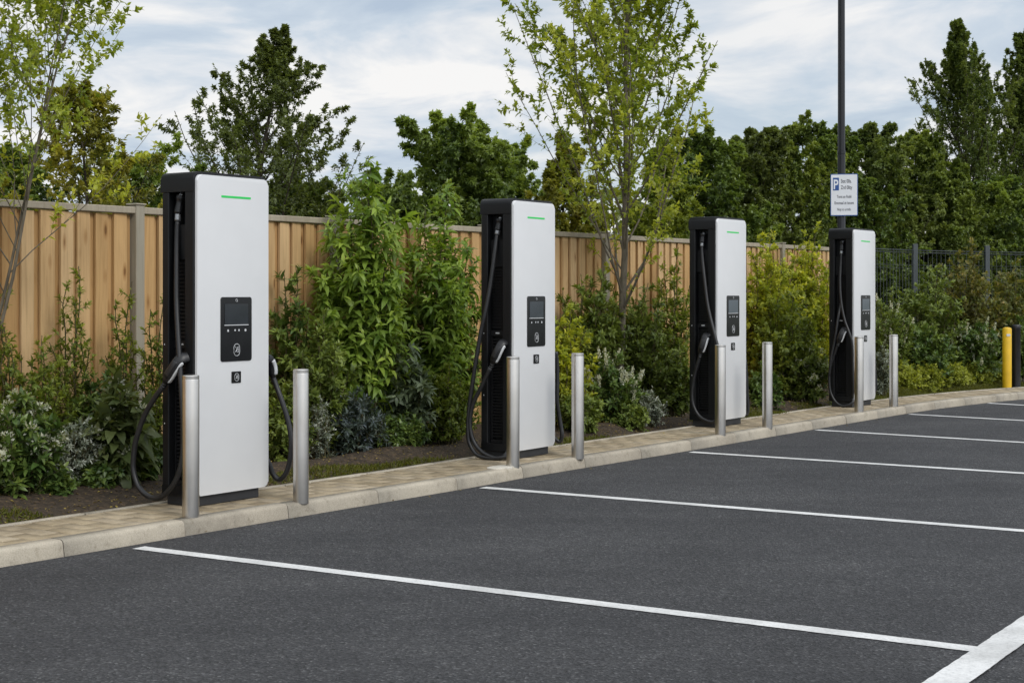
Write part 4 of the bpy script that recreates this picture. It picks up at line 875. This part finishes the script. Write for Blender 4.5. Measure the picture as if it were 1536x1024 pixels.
SH = [
 # left of the largest charging station
 ('flowering_shrub', 'low glossy shrub with cream flower heads at the far left, next to the silver-headed plants', 32, K(32, 1.12), 588, 62, 'glossy', .085, .42, 101, dict(stems=14, shoots=8, leaves=12, flower='white', nf=.5, up=.3, tipt=.6)),
 ('silver_plant', 'silver-grey spiky plant, nearer to the cream-flowered shrub at the far left', 76, K(76, 1.15), 632, 32, 'silver', .04, .3, 102, dict(stems=14, shoots=7, leaves=16, up=.3, tipt=1.3)),
 ('silver_plant', 'silver-grey spiky plant in front of the thin shoots, left of the broad-leaved hydrangea-like shrub', 118, K(118, 1.2), 622, 44, 'silver', .04, .3, 103, dict(stems=16, shoots=7, leaves=16, up=.3, tipt=1.3)),
 ('broadleaf_shrub', 'broad pale-leaved shrub with cream tips left of the largest charging station', 178, K(178, 1.02), 566, 46, 'pale', .15, .5, 104, dict(stems=9, shoots=6, leaves=8, droop=.35, flower='white', nf=.4, tipt=.5, curl=.28)),
 ('low_shrub', 'low dark shrub at the path edge between cream-flowered shrub and silver plants', 78, K(78, 1.0), 712, 34, 'glossy', .055, .5, 105, dict(stems=12, shoots=7, leaves=11, up=.3)),
 ('low_shrub', 'low dark small-leaved shrub at the path edge below the larger silver-grey plant', 150, K(150, 1.03), 682, 44, 'glossy', .055, .5, 106, dict(stems=14, shoots=8, leaves=12, up=.3)),
 ('low_shrub', 'low dark shrub tight against the left back edge of the largest charging station', 215, K(215, 1.1), 630, 38, 'glossy', .065, .45, 107, dict(stems=11, shoots=8, leaves=12, up=.4)),
 ('arching_shrub', 'thin upright shoots of small leaves before the fence at the left picture edge', 2, K(2, 1.9), 425, 42, 'small', .045, .42, 108, dict(stems=7, shoots=14, leaves=13, up=.8, side=.5)),
 ('arching_shrub', 'tallest thin upright shoots of small leaves before the fence, above the silver-headed plants', 108, K(108, 2.05), 398, 46, 'small', .045, .42, 109, dict(stems=7, shoots=16, leaves=14, up=.8, side=.5)),
 ('arching_shrub', 'thin upright shoots of small leaves beside the grey fence post at left', 186, K(186, 2.0), 422, 42, 'small', .045, .42, 110, dict(stems=7, shoots=16, leaves=14, up=.8, side=.5)),
 ('arching_shrub', 'bushy lower shrub of small leaves before the fence, behind the cream-flowered shrub', 58, K(58, 1.75), 500, 60, 'small', .05, .42, 111, dict(stems=12, shoots=13, leaves=13, up=.5)),
 ('arching_shrub', 'thin shoots of small leaves partly hidden by the back of the largest charging station', 236, K(236, 1.75), 438, 36, 'small', .045, .42, 112, dict(stems=7, shoots=14, leaves=13, up=.7, side=.5)),
 ('evergreen_shrub', 'dark leafy shrub filling the bed behind the broad pale-leaved shrub', 148, K(148, 1.6), 560, 62, 'glossy', .06, .45, 113, dict(stems=13, shoots=11, leaves=13, up=.4)),
 # between the first and second charging stations
 ('upright_shrub', 'upright glossy shoots with fresh tips rising before the fence beside the largest charging station', 440, K(440, 2.1), 398, 48, 'glossy', .085, .36, 121, dict(stems=8, shoots=13, leaves=15, up=.9, tipt=.9)),
 ('lance_shrub', 'tallest bright green shrub of drooping lance-shaped leaves, its tip above the fence', 545, K(545, 1.75), 243, 82, 'lance', .125, .36, 122, dict(stems=11, shoots=19, leaves=15, droop=.38, up=.6, tipt=.7, curl=.28, side=.62, low=.2, ang=1.05)),
 ('lance_shrub', 'slightly shorter bright green lance-leaved shrub before the fence, nearer the second charging station', 655, K(655, 1.8), 298, 84, 'lance', .11, .38, 123, dict(stems=11, shoots=18, leaves=15, droop=.35, up=.6, tipt=.7, curl=.28, side=.62, low=.2, ang=1.05)),
 ('evergreen_shrub', 'dark shrub behind the bollard right of the largest charging station', 478, K(478, 1.55), 468, 62, 'mid', .07, .42, 124, dict(stems=13, shoots=13, leaves=14, up=.4)),
 ('greyleaf_shrub', 'grey-green shrub with hanging oval leaves between the feet of the two lance-leaved shrubs', 606, K(606, 1.42), 520, 56, 'grey', .105, .4, 125, dict(stems=11, shoots=10, leaves=11, droop=.35, up=.4)),
 ('evergreen_shrub', 'dark small-leaved shrub against the back edge of the second charging station', 694, K(694, 1.6), 430, 46, 'mid', .06, .45, 126, dict(stems=11, shoots=13, leaves=14, up=.5)),
 ('low_shrub', 'low mixed green shrub seen between the largest charging station and the bollard to its right', 428, K(428, 1.15), 575, 46, 'mid', .055, .5, 127, dict(stems=13, shoots=10, leaves=12, up=.4)),
 ('blue_plant', 'low bluish-green plant in front of the taller lance-leaved shrub', 530, K(530, 1.15), 588, 54, 'blue', .06, .3, 128, dict(stems=18, shoots=10, leaves=13, up=.4)),
 ('low_shrub', 'low olive small-leaved shrub at the path edge near the second charging station', 668, K(668, 1.2), 548, 50, 'small', .05, .5, 129, dict(stems=14, shoots=12, leaves=13, up=.4)),
 ('silver_plant', 'silver-grey plant just right of the bollard beside the largest charging station', 480, K(480, 1.1), 592, 24, 'silver', .035, .3, 130, dict(stems=10, shoots=7, leaves=14, up=.3, tipt=1.2)),
 ('low_shrub', 'low dark shrub at the path edge midway between the first two charging stations', 598, K(598, 1.05), 628, 48, 'glossy', .06, .46, 131, dict(stems=14, shoots=9, leaves=12, up=.3)),
 # between the second and third
 ('golden_shrub', 'yellow-green shrub at the right edge of the second charging station', 850, K(850, 1.5), 455, 48, 'yellow', .065, .5, 141, dict(stems=13, shoots=12, leaves=12, up=.5)),
 ('upright_shrub', 'dark upright shrub at the foot of the slender sapling, on its left', 897, K(897, 2.0), 402, 54, 'mid', .08, .36, 142, dict(stems=14, shoots=14, leaves=15, up=.7)),
 ('upright_shrub', 'dark upright shrub at the foot of the slender sapling, on its right', 962, K(962, 1.95), 425, 54, 'mid', .075, .42, 143, dict(stems=15, shoots=13, leaves=15, up=.6)),
 ('upright_shrub', 'light green slender shrub before the fence beside the third charging station', 1008, K(1008, 2.1), 372, 46, 'small', .07, .42, 144, dict(stems=11, shoots=15, leaves=13, up=.8, tipt=.7)),
 ('flowering_shrub', 'shrub with white flower spikes behind the bollard below the slender sapling', 920, K(920, 1.3), 528, 46, 'glossy', .07, .42, 145, dict(stems=13, shoots=9, leaves=13, flower='white', nf=.3, spire=True, up=.4)),
 ('silver_plant', 'small silver-grey plant at the path edge left of the third charging station', 976, K(976, 1.05), 586, 24, 'silver', .04, .3, 146, dict(stems=12, shoots=7, leaves=15, up=.4, tipt=1.2)),
 ('evergreen_shrub', 'dark green rounded shrub tight against the left side of the third charging station', 1012, K(1012, 1.4), 515, 42, 'mid', .065, .48, 147, dict(stems=12, shoots=11, leaves=13, up=.4)),
 ('low_shrub', 'low green shrub at the path edge right of the second charging station', 868, K(868, 1.12), 580, 42, 'mid', .06, .48, 148, dict(stems=13, shoots=9, leaves=12, up=.4)),
 ('low_shrub', 'low fresh green shrub at the path edge below the white flower spikes', 945, K(945, 1.05), 602, 30, 'mid', .055, .48, 149, dict(stems=11, shoots=8, leaves=12, up=.4, tipt=.7)),
 ('upright_shrub', 'small-leaved green shrub against the fence right of the second charging station', 866, K(866, 2.15), 412, 50, 'small', .065, .45, 150, dict(stems=13, shoots=13, leaves=14, up=.6)),
 ('upright_shrub', 'green shrub against the fence directly behind the trunk of the slender sapling', 930, K(930, 2.25), 418, 56, 'small', .065, .45, 151, dict(stems=14, shoots=13, leaves=14, up=.6)),
 # between the third and fourth
 ('golden_shrub', 'yellow-green shrub midway between the third and farthest charging stations, against the fence', 1184, K(1184, 2.2), 362, 60, 'yellow', .075, .55, 166, dict(stems=20, shoots=14, leaves=14, up=.5)),
 ('golden_shrub', 'tall yellow-green shrub close to the right side of the third charging station', 1150, K(1150, 2.0), 345, 68, 'yellow', .075, .55, 161, dict(stems=22, shoots=14, leaves=14, up=.5)),
 ('golden_shrub', 'tall yellow-green shrub reaching the fence top left of the farthest charging station', 1215, K(1215, 1.9), 338, 72, 'yellow', .075, .55, 162, dict(stems=22, shoots=14, leaves=14, up=.5, tipt=.8)),
 ('evergreen_shrub', 'mid green shrub below the two yellow-green shrubs', 1180, K(1180, 1.45), 440, 66, 'small', .075, .5, 163, dict(stems=17, shoots=12, leaves=14, up=.4)),
 ('flowering_shrub', 'low green shrub with small white blossoms left of the farthest charging station', 1212, K(1212, 1.1), 522, 44, 'mid', .07, .48, 164, dict(stems=13, shoots=10, leaves=13, flower='white', nf=.22, up=.4)),
 ('low_shrub', 'low dark shrub at the right foot of the third charging station', 1145, K(1145, 1.1), 548, 34, 'glossy', .065, .48, 165, dict(stems=11, shoots=9, leaves=12, up=.4)),
 # beyond the fourth
 ('flowering_shrub', 'tall shrub with pale flower spikes directly right of the farthest charging station', 1335, 22.9, 432, 44, 'mid', .075, .45, 181, dict(stems=12, shoots=12, leaves=13, flower='white', nf=.16, spire=True, up=.6)),
 ('silver_plant', 'silver plant against the right edge of the farthest charging station', 1324, 21.5, 512, 16, 'silver', .05, .3, 182, dict(stems=9, shoots=9, leaves=14, up=.8)),
 ('evergreen_shrub', 'dark green shrub before the first mesh fence post', 1392, 24.0, 392, 62, 'mid', .085, .5, 183, dict(stems=17, shoots=13, leaves=14, up=.5)),
 ('redtip_shrub', 'tall shrub with reddish young tips before the second mesh fence post', 1450, 24.7, 360, 62, 'red', .085, .5, 184, dict(stems=16, shoots=14, leaves=14, up=.6, tipt=.9)),
 ('redtip_shrub', 'shorter brownish-tipped shrub at the right edge above the yellow post', 1515, 25.2, 396, 62, 'red', .085, .5, 185, dict(stems=17, shoots=13, leaves=14, up=.5, tipt=.6)),
 ('evergreen_shrub', 'dark green rounded shrub behind the clipped hedge, right of the last steel bollard', 1388, 23.3, 488, 50, 'glossy', .085, .5, 186, dict(stems=14, shoots=11, leaves=14, up=.4)),
 ('flowering_shrub', 'dark shrub with white blossoms behind the hedge, left of the yellow post', 1462, 24.0, 486, 52, 'glossy', .085, .48, 187, dict(stems=13, shoots=11, leaves=14, flower='white', nf=.3, spire=True, up=.4)),
 ('evergreen_shrub', 'dark shrub directly behind the yellow and black posts', 1525, 24.7, 478, 44, 'glossy', .085, .48, 188, dict(stems=12, shoots=11, leaves=14, up=.4)),
]
for nm, lb, u, Y, v, hw, mat, L, asp, sd_, kw in SH: shrub(nm, lb, u, Y, v, hw, mat, L, asp, sd_, **kw)
HG = ['low clipped hedge bush closest to the last steel bollard', 'low clipped hedge bush second from the last steel bollard', 'low clipped hedge bush in the middle of the hedge', 'low clipped hedge bush fourth from the last steel bollard', 'low clipped hedge bush touching the yellow post']
for k, (u, Y) in enumerate(((1352, 22.6), (1388, 23.0), (1424, 23.4), (1460, 23.8), (1496, 24.3))):
    shrub('hedge_shrub', HG[k], u, Y, 545 + (k % 2) * 4, 28, 'small', .05, .5, 200 + k, stems=18, shoots=9, leaves=14, up=.2, tb=.4, side=.6, group='low clipped hedge at the bend', low=.05)

# grass and moss along the bed edge; fallen leaves on the soil
rg = np.random.default_rng(91); gm = MB(); lt = MB()
n = 80000; s = np.where(rg.random(n) < .3, rg.uniform(24.5, 31, n), rg.uniform(8, 33, n)); o = pave_width(20) - .03 + rg.random(n) ** 2 * .45 + np.where(s > 24.5, rg.random(n) * .35, 0)
keep = (np.sin(s * 1.9) + np.sin(s * 4.7 + 1) + np.sin(s * .83 + 2) > -.75 + 3.2 * (o - .8)) | ((s > 24.5) & (o < 1.35)); s, o = s[keep], o[keep]; n = len(s)
P = np.zeros((n, 3))
for i in range(n):
    p, t, n_ = kerb_at(s[i]); q = p + n_ * o[i]; P[i] = (q[0], q[1], bed_z(q[0], q[1], o[i]) - .006)
A = norm(np.stack([rg.normal(0, .6, n), rg.normal(0, .6, n), np.full(n, .8)], 1)); add_leaves(gm, P, A, norm(rg.normal(0, 1, (n, 3)) + [0, -.5, .3]), rg.uniform(.02, .06, n), .16, rg.random(n) * .5, curl=.35)
tag(link('grass_edge', gm.mesh('grass_edge'), LM['grass']), 'short grass and moss along the back edge of the paving', 'grass', kind='stuff')
n = 7500; s = rg.uniform(8, 32, n); o = .83 + rg.random(n) ** 1.2 * 1.3
P = np.zeros((n, 3))
for i in range(n):
    p, t, n_ = kerb_at(s[i]); q = p + n_ * o[i]; P[i] = (q[0], q[1], bed_z(q[0], q[1], o[i]) + .006)
P2 = []
for i in range(55):
    s_ = rg.uniform(8.5, 30); p, t, n_ = kerb_at(s_); on = rg.random() < .35
    o_ = rg.uniform(.14, .78) if on else -abs(rg.normal(0, .10)) - .01; q = p + n_ * o_; P2.append((q[0], q[1], PZ + .006 if on else .008))
P = np.concatenate([P, P2]); n = len(P)
a = rg.random(n) * 6.28; add_leaves(lt, P, np.stack([np.cos(a), np.sin(a), rg.normal(0, .25, n)], 1), norm(rg.normal(0, .3, (n, 3)) + [0, 0, 1]), rg.uniform(.012, .036, n), .5, rg.random(n) ** 1.6, curl=.15)
tag(link('fallen_leaves', lt.mesh('fallen_leaves'), LM['litter']), 'dry yellow and brown leaves fallen on the soil of the bed', 'leaves', kind='stuff')
